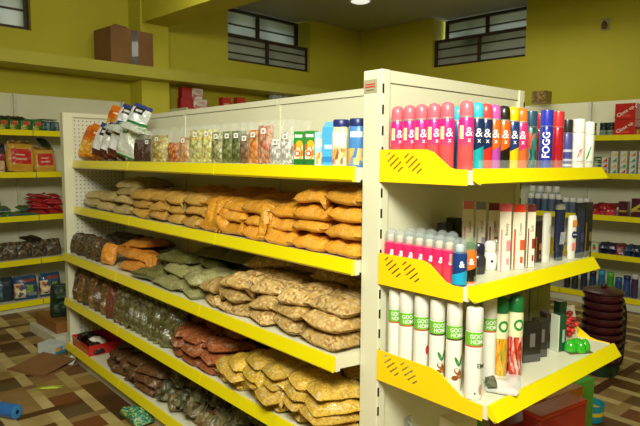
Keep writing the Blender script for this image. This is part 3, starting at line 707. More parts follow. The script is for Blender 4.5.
# cartons
def carton(name, lab, cat, loc, rotz, w, d, h, mt, group=None, bev=.0015, parts=()):
    """box carton centred on loc; parts (name, x0,x1,z0,z1,colour) printed on the -y face"""
    t = thing(name, lab, cat, loc, rotz, group)
    m = MB(); m.box(-w/2, w/2, -d/2, d/2, 0, h, mt); m.build('carton_body', t, bevel=bev)
    for nm, x0, x1, z0, z1, c in parts:
        m = MB(); m.box(x0*w-w/2, x1*w-w/2, -d/2-.0006, -d/2-.0001, z0*h, z1*h, plain(c, .4)); m.build(nm, t)
    return t
FA = rad(-62)          # goods on the aisle shelf face the aisle and the camera
GREEN_ = pack('2d8a34', [(0, .0, 1, .18, '206a2a')], [(.05, .2, .95, .62, ('f0ead0', 'e8b830', 'd03c28', 'f6f0e0'), 4)], rough=.35)
for i, px in enumerate((300.5, 311.5)):
    p = at(px, 160, X=.03)
    t = carton('juice_carton', 'green fruit juice carton, %s one of the pair beside the jars' % ('left', 'right')[i], 'carton', (.03, p.y, z+.001), FA, .030, .03, .098, GREEN_, 'green juice cartons', parts=[('top_print', .12, .88, .82, .9, 'e8f0e0')])
    m = MB(); m.lathe([(.010, -.0006), (.010, .0006)], plain('e8b020', .4), 14); link('fruit_print', m.mesh('fruit_print'), t, (.003, -.0158, .062), (PI/2, 0, 0))
    m = MB(); m.lathe([(.009, -.0006), (.009, .0006)], plain('d8452c', .4), 14); link('fruit_print', m.mesh('fruit_print'), t, (-.003, -.0158, .035), (PI/2, 0, 0))
    m = MB(); m.lathe([(.005, -.0006), (.005, .0006)], plain('f6e8d0', .4), 14); link('fruit_print', m.mesh('fruit_print'), t, (-.003, -.0165, .035), (PI/2, 0, 0))
    link('lettering', text_mesh('Real', .013, plain('f0f4ea', .4)), t, (0, -.0158, .084))
p = at(320.5, 160, X=.04); carton('drink_carton', 'small pale blue and cream drink carton between the green and bright blue cartons', 'carton', (.04, p.y, z+.001), FA, .026, .026, .094, pack('a8d4e4', [(0, .55, 1, .8, 'e8ecdc')], [(.1, .05, .9, .4, ('e0b050', 'f0e0b0', 'd08a40'), 4)]))
p = at(330, 160, X=.03); t = carton('milk_carton', 'bright sky blue milk carton with slanted top beside the jars', 'carton', (.03, p.y, z+.001), FA, .034, .032, .105, pack('4aa8e0', [(0, .1, 1, .25, '2a80c8'), (.2, .45, .8, .55, 'd8eef8')]))
m = MB(); m.prism([(-.016, .1045), (.016, .1045), (.016, .121)], 'x', -.017, .017, plain('6abcec', .35)); m.build('slanted_top', t)
def jar(px, lab, lm):
    p = at(px, 160, X=.045)
    t = thing('malt_jar', lab, 'jar', (.045, p.y, z+.001), FA)
    m = MB(); m.lathe([(.021, 0), (.0235, .004), (.0235, .088), (.021, .1), (.019, .106)], lm, 22, power=3); m.build('jar_body', t, 40)
    m = MB(); m.lathe([(.0215, .1055), (.022, .108), (.022, .122), (.020, .125)], plain('23306e', .35), 22); m.build('lid', t, 40)
jar(341, 'cream labelled malt drink jar with dark blue lid, left of the pair', pack('e8d8a8', [(.1, .5, .9, .85, 'f0ead8')], [(.1, .05, .9, .45, ('c84028', 'f0c860', 'e8e0d0', '8a3a20'), 5)]))
jar(357.5, 'blue labelled malt drink jar with dark blue lid, beside the near post', pack('4a86c8', [(.2, .72, .9, .86, 'd8e6f4')], [(.05, .05, .95, .45, ('e8a838', 'f0d080', '4a86c8'), 4)]))

# ------------------------------------------------------------------ end unit goods
FR_ = rad(-38)
TXW = plain('f4f2ec', .4, name='white_print'); TXD = plain('24221e', .5, name='dark_print')
def can_mesh(key, prof, m, n=20, smooth=35, power=None, sy=1):
    if key in _t: return _t[key]
    mb = MB(); mb.lathe(prof, m, n, power=power, sy=sy); me = mb.mesh(key[0] if isinstance(key, tuple) else key, smooth); _t[key] = me; return me
CR = .0168
BODY = can_mesh('can_body', [(.0155, 0), (.0168, .002), (.0168, .104), (.0150, .111), (.0138, .114)], WHITE)
CAP = can_mesh('cap', [(.0146, .1122), (.0150, .1135), (.0150, .130), (.0138, .139), (.0105, .1445), (.005, .147)], WHITE)
TALLCAP = can_mesh(('cap', 2), [(.0158, .112), (.0160, .114), (.0160, .150), (.0155, .153), (.008, .1535)], WHITE)
COLLAR = can_mesh('collar', [(.0142, .1095), (.0158, .1112), (.0158, .114), (.0145, .1145)], WHITE)
def spray(px, yrow, body, cap, label, group=None, py=150, tall=False, logo=True, patch=None, swoosh=None, zz=None, xx=None, facing=FR_, sc=1.0, sc_z=1.0, word=None, capm=None):
    z = zz if zz is not None else EZ[0]
    p = at(px, py, Y=yrow) if xx is None else Vector((xx, yrow, 0))
    facing = math.atan2(CX-p.x, yrow-CY)+rad(10 if logo else 2)
    t = thing('spray_can', label, 'spray can', (p.x, yrow, z+.0006), facing+random.uniform(-.06, .06), group)
    t.scale = (sc, sc, sc_z)
    bm_ = body if not isinstance(body, str) else plain(body, .25, coat=.5, metal=.15)
    link('can_body', BODY, t, mat=bm_); link('collar', COLLAR, t, mat=plain('c8c4c0', .3, metal=.6))
    link('cap', TALLCAP if tall else CAP, t, mat=capm or plain(cap, .3, coat=.3))
    if logo:
        k = text_mesh('&', .027, TXW, CR+.0006, .0001); link('logo', k, t, (0, 0, .080), (0, 0, rad(12)))
        k = text_mesh('x', .016, TXW, CR+.0006, .0); link('logo', k, t, (0, 0, .064), (0, 0, rad(14)))
    if patch:
        m = MB(); n = 6
        a0, a1 = rad(-150), rad(-118)
        vs = []
        for zz_ in (.066, .094):
            for i in range(n+1):
                a = a0+(a1-a0)*i/n; vs.append(((CR+.0005)*math.cos(a), (CR+.0005)*math.sin(a), zz_))
        m.add(vs, [(i, i+1, n+2+i, n+1+i) for i in range(n)], plain(patch, .4)); m.build('side_label', t)
    if swoosh:       # second colour: diagonal lower half as a wrapped sheet
        m = MB(); n = 14; vs = []
        for i in range(n+1):
            a = rad(-200)+rad(220)*i/n; c, s_ = (CR+.0004)*math.cos(a), (CR+.0004)*math.sin(a)
            top = .030+.030*i/n
            vs += [(c, s_, .0025), (c, s_, top)]
        m.add(vs, [(2*i, 2*i+2, 2*i+3, 2*i+1) for i in range(n)], plain(swoosh, .25, coat=.5, metal=.1)); m.build('lower_print', t, 40)
    if word:
        link('lettering', text_mesh(word[0], word[1], TXW, None, .0005, vert=True), t, (0, -CR-.0008, word[2]))
    return t
def grad_body(a, b): return pack(a, grad=[(.0, b), (.42, b), (.62, a), (1, a)], rough=.25, coat=.5, metal=.15, name='pink_can_print')
PINK_ = grad_body('ee2a88', 'f25a5e')
# row of five pink cans running back along the bracket, then the front row along the strip
for i, (px, yy) in enumerate([(397, -.030), (409, -.072), (420.8, -.112), (433.5, -.150), (446.5, -.188)]):
    yy = at(px, 150, X=.023).y; spray(px, yy, PINK_, 'f56a78', 'pink body spray with coral dome cap beside the yellow bracket, %s from the back' % ordn(i), 'pink body sprays on the top end shelf', patch='f4d9a0')
front = [(465.5, PINK_, 'f56a78', 'ee2a88', None, 'pink body spray with coral cap standing foremost at the corner of the price strip', 'f4d9a0'),
         (476, '17305c', '38b8cc', '', '19a8b0', 'navy and teal body spray with sky blue cap, right of the pink ones', None),
         (484.5, '182a58', 'ee4444', '', 'ec2c24', 'navy and red body spray with red cap', None),
         (493, 'ea6a24', 'cc58a8', '', 'b04aa8', 'orange and purple body spray with magenta cap', None),
         (502.5, 'f0661c', '24221c', '', '141210', 'orange and black body spray with black cap', None),
         (511.5, '1f3c78', 'f2c814', '', 'f0c412', 'navy and yellow body spray with yellow cap', None),
         (520, 'e8337c', 'f07a2c', '', 'e86a34', 'magenta and orange body spray with orange cap', None)]
for px, b, c, _x, sw, lab, pt in front:
    spray(px, at(px, 150, X=.023).y if px < 470 else -.215, b, c, lab, patch=pt, swoosh=sw)
for i, (px, yy, b, c, w_) in enumerate([(457, -.13, '1f6a9c', '38b8cc', 'sky blue'), (470, -.16, 'c23074', '38a0b8', 'blue'), (480, -.10, '8a2450', 'f07080', 'coral'), (490, -.12, '20407c', 'f07080', 'pale coral')]):
    spray(px, yy, b, c, '%s capped body spray, top end shelf second row, %s from left' % (w_, ordn(i)), logo=False)
spray(529.5, -.205, pack('1c4a50', [], [(0, .1, 1, .95, ('1c4a50', '2a8a84', '12302f', '3aa49a', 'c04a3a'), 5)], rough=.3), '2a4e66', 'dark teal patterned body spray with blue-grey straight cap', tall=True, logo=False, sc_z=.93)
spray(538.5, -.165, 'a8202a', 'c82430', 'dark red can half hidden behind the blue one', tall=True, logo=False, sc_z=.95)
spray(545.5, -.205, '2632a8', '2a36b8', 'deep blue tall can lettered FOGG down its side', tall=True, logo=False, word=('FOGG', .025, .062), sc_z=.98)
spray(556.5, -.205, 'b81a2c', 'd03038', 'red tall can with straight red cap right of the blue one', tall=True, logo=False, sc_z=.98)
t = spray(566, -.19, pack('4a4a90', [(0, .45, 1, .52, 'c8c8e0'), (0, .2, 1, .26, 'c8c8e0'), (0, .05, 1, .12, 'd8d8e8')], rough=.35), '26262c', 'purple-blue can with black cap and pale printed bands', tall=True, logo=False, sc_z=.87)
for px, yy, swc, lab in ((571.5, -.16, None, 'white spray can with a plain white cap behind two others'), (577.5, -.205, 'c8283c', 'white spray can with a small red leaf mark'), (588, -.205, '1f8a44', 'white spray can with a large green leaf mark')):
    t = spray(px, yy, plain('ecebe0', .3, coat=.3), 'efeee6', lab, tall=True, logo=False, sc=.95 if px != 577.5 else 1.12, sc_z=.86 if px != 577.5 else .89)
    if swc:
        m = MB(); R = CR+.0007; pts = [(-.3, .030), (-.1, .028), (.35, .055), (.55, .075), (.3, .068), (0, .052)] if swc == '1f8a44' else [(-.1, .03), (.45, .045), (.6, .062), (.2, .055)]
        m.add([(R*math.sin(a), -R*math.cos(a), z_) for a, z_ in pts], [tuple(range(len(pts)))], plain(swc, .4)); m.build('leaf_mark', t)
        link('lettering', text_mesh('pure', .010, plain(swc, .4), CR+.0007), t, (.003, 0, .022))
# ---- second end shelf: clear domed roll-ons
z = EZ[1]
DOME = film('b8c4c4', .28, .08)
RB = can_mesh('bottle_body', [(.0150, 0), (.0162, .003), (.0162, .066), (.0150, .072), (.010, .075)], WHITE)
RN = can_mesh('sprayer', [(.0085, .074), (.0095, .076), (.0095, .086), (.006, .090)], WHITE)
RD = can_mesh('clear_cap', [(.0155, .072), (.0158, .074), (.0158, .088), (.0135, .098), (.007, .1035), (.002, .105)], WHITE)
def rollon(px, yy, bodyc, label, group=None, neck='e8dcc0', sw=None, dome=DOME, back=False):
    p = at(px, 250, Y=yy)
    t = thing('deodorant', label, 'deodorant', (p.x, yy, z+.0006), FR_, group)
    link('bottle_body', RB, t, mat=bodyc if not isinstance(bodyc, str) else plain(bodyc, .25, coat=.5)); link('sprayer', RN, t, mat=plain(neck, .4)); link('clear_cap', RD, t, mat=dome)
    if not back:
        link('logo', text_mesh('&', .019, TXW, .0168, .0005), t, (0, 0, .048))
    if sw:
        m = MB(); n = 12; vs = []
        for i in range(n+1):
            a = rad(-200)+rad(220)*i/n; c, s_ = .0166*math.cos(a), .0166*math.sin(a); vs += [(c, s_, .004), (c, s_, .022+.018*i/n)]
        m.add(vs, [(2*i, 2*i+2, 2*i+3, 2*i+1) for i in range(n)], plain(sw, .3, coat=.4)); m.build('lower_print', t, 40)
    return t
PK2 = grad_body('e8286a', 'ee4a62')
for i, (px, yy) in enumerate([(391, -.022), (400, -.056), (409.5, -.088), (419.5, -.120), (429.5, -.150), (439.5, -.180), (449.5, -.210)]):
    yy = at(px, 250, X=.022).y; t = rollon(px, yy, PK2, 'pink mini deodorant with clear domed cap, %s from the back along the bracket' % ordn(i), 'pink mini deodorants on the second end shelf')
    if i == 6:
        m = MB(); vs = []
        for zz_ in (.044, .066):
            for k in range(7):
                a = rad(-105)+rad(50)*k/6; vs.append((.0170*math.cos(a), .0170*math.sin(a), zz_))
        m.add(vs, [(k, k+1, 8+k, 7+k) for k in range(6)], plain('d8a080', .5)); m.build('label', t)
for i, (px, yy) in enumerate([(410, -.03), (421, -.058), (431, -.088), (442, -.118), (452, -.148)]):
    rollon(px, yy, ['8a2a50', '5a2a60', '702040', '3a3050', '402838'][i], 'dark mini deodorant with clear cap in the second row, %s from the back' % ordn(i), 'second row of mini deodorants', neck='6a7a6c', back=True)
rollon(460, -.224, '173a78', 'navy and sky blue mini deodorant with clear cap beside the last pink one', sw='1aa0cc', neck='d8e8ec')
rollon(469.5, -.218, 'e8742a', 'orange and black mini deodorant with green nozzle', sw='16120e', neck='3c6a3a', dome=film('8fb08a', .35, .1))
def bottle(px, py, Z, prof, sy, power, body, cap, capprof, label, rz=FR_, name='bottle', group=None, cat='bottle', loc=None, extra=None):
    p = loc or at(px, py, Z=Z)
    t = thing(name, label, cat, (p.x, p.y, Z+.0006), rz, group)
    m = MB(); m.lathe(prof, body, 24, sy=sy, power=power); m.build('bottle_body', t, 40)
    if capprof: m = MB(); m.lathe(capprof, cap, 20, sy=sy if power else 1); m.build('cap', t, 40)
    if extra: extra(t)
    return t
# small roll-on bottles in front of the cartons
def rb(px, py, body, cap, lab, txt=None, s=1):
    return bottle(px, py, z, [(.012*s, 0), (.015*s, .003), (.0165*s, .02), (.0165*s, .035), (.0130*s, .044), (.012*s, .045)], .7, 2.6, body, cap, [(.0125*s, .046), (.0135*s, .048), (.0135*s, .066), (.010*s, .072), (.004, .074)], lab, extra=txt)
rb(478.5, 274, plain('2c2c36', .25, coat=.4), plain('1e2236', .25, coat=.4), 'small black roll-on deodorant bottle in front of the cartons', s=1.0)
rb(489.5, 270, plain('e6e4dc', .3, coat=.4), plain('eceadf', .3, coat=.4), 'small white roll-on deodorant bottle right of the black one', lambda t: link('logo', text_mesh('•', .03, plain('2a2a60', .4), None), t, (.001, -.0125, .022)), s=1.05)
rb(496.5, 268, plain('e8dcd4', .3, coat=.4), plain('e0c8c0', .3, coat=.4), 'small pale pink roll-on deodorant bottle at the right of the trio', s=.95)
bottle(481, 262, z, [(.010, 0), (.012, .003), (.012, .075), (.009, .082)], 1, None, plain('a89a88', .4), plain('d83a20', .35), [(.0095, .083), (.0095, .1)], 'slim bottle with bright red cap behind the roll-ons')
# tall face wash and shampoo cartons
def tallbox(px0, px1, ytop, ybot, yy, base, top, stripe, lab, word=None, zz=None, name='cosmetic_carton'):
    zz = zz if zz is not None else z
    a = b = at((px0+px1)/2, 240, Y=yy); dist = (a-Vector((CX, CY, CZ))).dot(fw); w = (px1-px0)/F*dist*.90; h = at((px0+px1)/2, ytop, Y=yy).z-zz
    mt = pack(base, [(0, .88, 1, 1, top), (.1, .0, .26, .62, stripe), (.62, .3, 1, .46, stripe), (.66, .1, .9, .2, stripe)], rough=.35, coat=.2)
    t = thing(name, lab, 'carton', (a.x, yy, zz+.0006), rad(-42))
    m = MB(); m.box(-w/2, w/2, -.007, .007, 0, h, mt); m.build('carton_body', t, bevel=.0015)
    if word: link('lettering', text_mesh(word, .011, plain('5a5048', .5), None, 0, vert=True), t, (w*.12, -.0077, h*.62))
    return t
CRM = 'ede4cc'
tallbox(461.5, 473, 201, 0, -.115, CRM, 'e07880', 'd89090', 'tall cream lotion carton with pink top at the back left', 'Lotion')
tallbox(474, 485, 202, 0, -.125, CRM, '8a88a0', '9a98b0', 'tall cream lotion carton with grey-lilac top', 'Lotion')
tallbox(486.5, 498, 203, 0, -.135, CRM, '7a3030', '8a3438', 'tall cream lotion carton with maroon top, behind the white roll-on', 'Cream')
tallbox(498, 510.5, 203.5, 0, -.200, CRM, 'ea6470', 'ee8a94', 'tall cream carton with pink top, in the front row', 'Beauty')
tallbox(511, 524.5, 204.5, 0, -.207, CRM, 'ee3c28', 'e4542c', 'tall cream carton with red-orange top and orange stripe, in the front row', 'Cream')
tallbox(525.5, 534.5, 204.5, 0, -.212, CRM, '7a2a2c', '8a3028', 'narrow tall cream carton with maroon top, in the front row', 'Soft')
tallbox(534, 541.5, 221, 0, -.190, '2a1814', '1c120e', '8a5a34', 'dark brown short carton between the cream ones and white tube')
# white tube, navy bottle, white bottle, black cartons
def tube_bottle(px, yy, ytop, w, body, cap, lab, txt=None, sy=.55, inv=False):
    a = at(px, 240, Y=yy); h = at(px, ytop, Y=yy).z-z
    k = w/2
    return bottle(0, 0, z, [(k*.8, 0), (k*.85, .002), (k*.86, h*.14), (k*.84, h*.15), (k, h*.17), (k, h*.9), (k*.9, h*.98), (k*.3, h)], sy, 3, body, cap, None, lab, rz=rad(-16), name='shampoo_bottle', loc=Vector((a.x, yy, z)), extra=txt)
tube_bottle(546, -.205, 212.5, .026, plain('e2dfd4', .35, coat=.3), None, 'white shampoo bottle with small vertical lettering beside the navy one', lambda t: link('lettering', text_mesh('Dove', .010, plain('6a6a70', .5), None, 0, vert=True), t, (.004, -.0078, .09)))
def navy(t):
    for i in range(4):
        m = MB(); x = -.008+.0045*i; m.add([(x, -.0094, .045), (x+.0026, -.0094, .045), (x+.0066, -.0094, .078), (x+.004, -.0094, .078)], [(0, 1, 2, 3)], plain('c8c8cc', .4)); m.build('stripe_print', t)
tube_bottle(559, -.212, 204, .031, pack('1c2644', [(0, .9, 1, 1, '98988c')], rough=.3, coat=.4), None, 'navy shampoo bottle with slanted silver stripes and grey top', navy)
def niv(t):
    m = MB(); m.lathe([(.0095, -.0006), (.0095, .0006)], plain('1a2a68', .4), 18); link('round_logo', m.mesh('round_logo'), t, (0, -.0092, .068), (PI/2, 0, 0))
    m = MB(); m.box(-.008, .008, -.0094, -.0088, .09, .108, plain('e0902c', .4)); m.build('orange_sticker', t)
    link('lettering', text_mesh('NIVEA', .0055, TXW, None, .0001), t, (0, -.0100, .068))
    m = MB(); m.box(-.007, .007, -.0094, -.0088, .025, .045, plain('e48878', .4)); m.build('print', t)
tube_bottle(571.5, -.222, 215.5, .027, plain('e9e7de', .35, coat=.3), None, 'white body lotion bottle with round navy logo and orange sticker', niv)
tallbox(575, 583, 203, 0, -.228, '1a1f30', '12141c', '2a3450', 'black and navy tall carton right of the white lotion bottle')
tallbox(583, 591, 202.5, 0, -.236, '14130f', '1c1b18', '5a4c28', 'black tall carton with faint gold print at the right end of the second end shelf')
for i, px in enumerate((440, 449, 459)):
    p = at(px, 230, Y=-.02); carton('cosmetic_carton', 'plain black carton in shadow behind the deodorants, %s from left' % ordn(i), 'carton', (p.x, -.035, z+.0006), 0, .028, .03, .105+.012*(i % 2), plain('1a1917', .5), 'black cartons in shadow')
# ---- third end shelf: white room freshener cans
z = EZ[2]
GB = can_mesh('freshener_body', [(.0165, 0), (.018, .002), (.018, .128), (.0172, .131)], WHITE, 26)
GC = can_mesh('freshener_cap', [(.0170, .1315), (.0176, .133), (.0176, .166), (.0168, .172), (.010, .1745)], WHITE, 26)
GBM = pack('ebe9dc', [(0, .80, 1, .99, '6cb82c'), (0, .775, 1, .80, 'c05040')], rough=.3, coat=.3, name='white_can_print')
GBM2 = pack('ebe9dc', [(0, .80, 1, .99, '6cb82c'), (0, .775, 1, .80, '4a3020')], rough=.3, coat=.3, name='white_can_print')
def blob(par, x, zc, rx, rz_, c, name, R=.0186, rot=0):
    m = MB(); n = 14; vs = []
    for i in range(n):
        a = 2*PI*i/n; u, v = rx*math.cos(a), rz_*math.sin(a); u, v = u*math.cos(rot)-v*math.sin(rot), u*math.sin(rot)+v*math.cos(rot)
        th = (x+u)/R; vs.append((R*math.sin(th), -R*math.cos(th), zc+v))
    m.add(vs, [tuple(range(n))], plain(c, .4)); return m.build(name, par)
def fresh(px, yy, lab, kind, sc=1.0, face=rad(-30)):
    p = at(px, 345, Y=yy)
    t = thing('air_freshener', lab, 'spray can', (p.x, yy, z+.0006), face, 'white room freshener cans with green bands' if False else None); t.scale = (sc, sc, 1.15)
    link('can_body', GB, t, mat=GBM2 if kind == 'almond' else GBM); link('cap', GC, t, mat=plain('eceadf', .3, coat=.3))
    link('lettering', text_mesh('GOOD', .0112, TXW, .0187, .0002), t, (.0, 0, .1215)); link('lettering', text_mesh('HOME', .0112, TXW, .0187, .0002), t, (.0, 0, .1115))
    if kind == 'almond':
        blob(t, .003, .040, .011, .006, '9a5a2c', 'almond_print', rot=-.5); blob(t, .008, .031, .009, .005, 'b87840', 'almond_print', .0188, rot=-.3); blob(t, -.004, .028, .008, .005, '8a4e24', 'almond_print', .0189)
        blob(t, .000, .060, .0035, .011, '3c8a34', 'leaf_print', rot=.5); blob(t, .011, .062, .0035, .011, '2f7a2c', 'leaf_print', rot=-.4)
    elif kind == 'apple': blob(t, .010, .062, .006, .010, 'd03838', 'fruit_print')
    elif kind == 'lemon':
        link('lettering', text_mesh('LEMI', .012, TXD, .0188, .0001, vert=False), t, (.005, 0, .066), (0, 0, 0)); blob(t, .010, .02, .006, .010, 'c89a80', 'print'); blob(t, -.004, .014, .002, .002, '4a4a4a', 'print')
    return t
fresh(394.5, at(394.5, 345, X=.025).y, 'white room freshener can farthest back beside the bracket', 'plain', .9)
fresh(406, at(406, 345, X=.025).y, 'white room freshener can second from the back beside the bracket', 'plain')
fresh(421, at(421, 345, X=.025).y, 'white room freshener can with a small red fruit', 'apple')
fresh(437, at(437, 345, X=.025).y, 'white room freshener can with almonds, left of the two', 'almond')
fresh(454, at(454, 345, X=.025).y, 'white room freshener can with almonds, right of the two', 'almond')
fresh(474, -.262, 'foremost white room freshener can with dark vertical marks', 'lemon', 1.04)
fresh(488.5, -.225, 'white room freshener can half hidden behind the foremost one', 'plain', .95)
def green_can(px, py, lab, low, alt):
    p = at(px, py, Z=z)
    t = thing('air_freshener', lab, 'spray can', (p.x, p.y, z+.0006), rad(-44)); t.scale = (1.2, 1.2, 1.3)
    mt = pack('e4e0b4', [], [(0, .0, 1, .62, low, 9)], rough=.3, coat=.4)
    m = MB(); m.lathe([(.0135, 0), (.0148, .002), (.0148, .116), (.0135, .121)], mt, 22); m.build('can_body', t, 40)
    m = MB(); m.lathe([(.0148, .1215), (.0152, .123), (.0148, .142), (.011, .149), (.006, .151)], plain('1c6a34', .35), 22); m.build('cap', t, 40)
    m = MB(); n = 20; vs = []
    for i in range(n):
        a = 2*PI*i/n
        for rr in (.0062, .0105):
            th = (rr*math.cos(a)+.003)/.0155; vs.append((.0155*math.sin(th), -.0155*math.cos(th), .098+rr*math.sin(a)))
    m.add(vs, [(2*i, 2*i+1, (2*i+3) % (2*n), (2*i+2) % (2*n)) for i in range(n)], plain('1f8a3c', .4)); m.build('green_ring', t)
    return t
green_can(498.5, 377, 'green capped air freshener can with orange fruit print', ('f09a1c', 'f4b02c', 'e8c040', '5a9a2c', 'f08a14'), None)
green_can(513.5, 375, 'green capped air freshener can with red flower print', ('b8281c', 'e8e0d8', 'd03a24', '8a1c14', 'e85a38'), None)
for i, (px, py, w_, h, lab) in enumerate([(533, 362, .052, .100, 'dark grey perfume carton in front'), (543.5, 357, .030, .100, 'dark grey perfume carton just right of the front one'), (551, 348, .028, .098, 'brown-black carton with pale edge beside the green glass one')]):
    p = at(px, py, Z=z)
    carton('perfume_carton', lab+', third end shelf', 'carton', (p.x, p.y+.014, z+.0006), rad(-24), w_, .03, h, pack(['1c1c1e', '2a2826', '34281c'][i], [(.35, .4, .65, .75, '6a6660'), (0, 0, 1, .2, '4a4a4c')], rough=.3, coat=.5))
p = at(561, 351, Z=z); carton('perfume_carton', 'deep green perfume carton with pale strip', 'carton', (p.x, p.y+.01, z+.0006), rad(-20), .028, .03, .100, pack('1c4a34', [(0, 0, .12, 1, 'c8d0b8'), (.5, .25, .8, .6, '9ab0a0')], rough=.2, coat=.6))
p = at(569, 345, Z=z); carton('perfume_carton', 'tall dark green carton behind the green lump', 'carton', (p.x, p.y+.03, z+.0006), rad(-20), .024, .025, .12, plain('163420', .3, coat=.4))
# pale green lettered cartons in the back row
for i, px in enumerate([519, 527.5, 536, 543, 549]):
    p = at(px, 310, Y=-.13)
    t = carton('soap_carton', 'pale green lettered tall carton in the back row, %s from left' % ordn(i), 'carton', (p.x, -.112, z+.0006), rad(-14), .028, .024, .170, plain('aab088', .5), 'pale green lettered cartons')
    link('lettering', text_mesh('dolce'[i % 4:i % 4+2], .014, plain('4a5236', .5), None), t, (0, -.0128, .142))
# flat clear packet lying on the front left
t = bag(pillow_mesh(.075, .12, .012, 301, wr=.004, flange=.01), film('f0f2ec', .75, .15), (at(503, 384, Z=z).x, at(503, 384, Z=z).y, z+.001), (0, 0, rad(-62)), 'flat clear plastic packet lying across the price strip corner', 'packet', None, 'clear_packet')
bag(pillow_mesh(.026, .034, .008, 305, wr=.006), grain(['5a6a44', '8a8a70', '3c4a30'], 120, name='dried_herb'), (at(491, 388, Z=z).x, at(491, 388, Z=z).y, z+.012), (0, 0, rad(-50)), 'little grey-green sachet lying under the foremost can', 'packet', None, 'sachet')
# blister card with red flowers, green gel lump and flat card
p = at(576, 342, Z=z)
t = thing('flower_card', 'clear upright card pack of red flowers leaning at the shelf end', 'card pack', (p.x, p.y+.02, z+.001), rot=(rad(-14), 0, rad(-30)))
m = MB(); m.box(-.028, .028, -.001, .001, 0, .098, film('cfc8b0', .5, .2)); m.build('card', t)
for i in range(16):
    m = MB(); a = i*2.4; rr = .0042*i**.62; m.lathe([(.003, -.006), (.008, -.003), (.009, .001), (.005, .006), (.001, .007)], plain(['b01818', 'd03020', '8a1010'][i % 3], .5), 10, c=(rr*math.cos(a)*1.1, -.008, .05+rr*math.sin(a)*1.5)); m.build('red_flower', t, 60)
p = at(579, 352, Z=z)
t = thing('gel_freshener', 'bright green moulded gel freshener on a brown card', 'air freshener', (p.x, p.y+.006, z+.001), rad(-30))
m = MB(); m.box(-.034, .034, -.022, .022, 0, .002, plain('6a5a34', .5)); m.build('card', t)
for i, (x, y, r) in enumerate([(-.016, 0, .018), (.004, .006, .022), (.018, -.002, .015), (.002, -.010, .015)]):
    m = MB(); m.lathe([(r*.9, .0022), (r, .006), (r*.85, .020), (r*.5, .030), (r*.1, .034)], plain('3cc82c', .15, coat=.8, trans=.3), 14, c=(x*1.2, y*1.2, 0)); m.build('green_lobe', t, 60)
# ---- goods low on the base deck
z = .09
p = at(461, 418, Y=-.16)
t = carton('soap_box', 'cream box with green edge and small lettering under the lowest yellow bracket', 'box', (p.x, -.16, z+.0006), rad(-10), .085, .06, p.z-z+.004, pack('d8d4b8', [(.78, 0, 1, 1, '2c8a44')], rough=.45))
link('lettering', text_mesh('Good', .020, plain('5a5a44', .5)), t, (-.012, -.0306, p.z-z-.022)); link('lettering', text_mesh('Morning', .013, plain('5a5a44', .5)), t, (-.010, -.0306, p.z-z-.040))
def block(px0, px1, py0, yy, mt, lab, cat, nm, dpt=.07, rz=rad(-8), zb=.09, lidm=None):
    a = at(px0, 400, Y=yy); b = at(px1, 400, Y=yy); w = b.x-a.x; h = at((px0+px1)/2, py0, Y=yy).z-zb
    t = thing(nm, lab, cat, ((a.x+b.x)/2, yy+dpt/2, zb+.0006), rz)
    m = MB(); m.prism([(-w/2*.94, 0), (w/2*.94, 0), (w/2, h), (-w/2, h)], 'y', -dpt/2, dpt/2, mt); m.build('body', t, bevel=.004)
    if lidm: m = MB(); m.box(-w/2-.002, w/2+.002, -dpt/2-.002, dpt/2+.002, h+.0005, h+.012, lidm); m.build('lid', t, bevel=.004)
    return t
block(553, 580, 393, -.15, pack('d8902c', [(.1, .3, .9, .6, 'c8601c')], rough=.5), 'orange carton on the base deck under the lowest end shelf', 'carton', 'soap_box', .06)
block(577, 592, 382, -.05, plain('4a9a2c', .4, coat=.3), 'green plastic box standing on the floor behind the orange carton', 'box', 'storage_box', .06, zb=0)
block(548, 583, 412, -.23, plain('9a1c14', .35, coat=.4), 'red lidded tub on the base deck near the price strip', 'tub', 'lidded_tub', .06, lidm=plain('b82c1a', .3, coat=.4))
block(512, 536, 421, -.16, plain('7a1c14', .4), 'dark red tub in shadow left of the bright red one', 'tub', 'lidded_tub', .06)
# teal ring on the floor beside the unit
p = at(590, 412, Z=.03)
t = thing('plastic_mug', 'teal plastic mug with yellow band on the floor beside the red tub', 'mug', (p.x, p.y, .0006))
m = MB(); m.lathe([(.045, 0), (.05, .004), (.052, .07), (.055, .072), (.050, .072), (.046, .008)], plain('1c8a9c', .35, coat=.3), 24); m.build('mug_body', t, 40)
m = MB(); m.lathe([(.0516, .030), (.0526, .030), (.0530, .045), (.0522, .045)], plain('d8c030', .4), 24); m.build('yellow_band', t, 40)

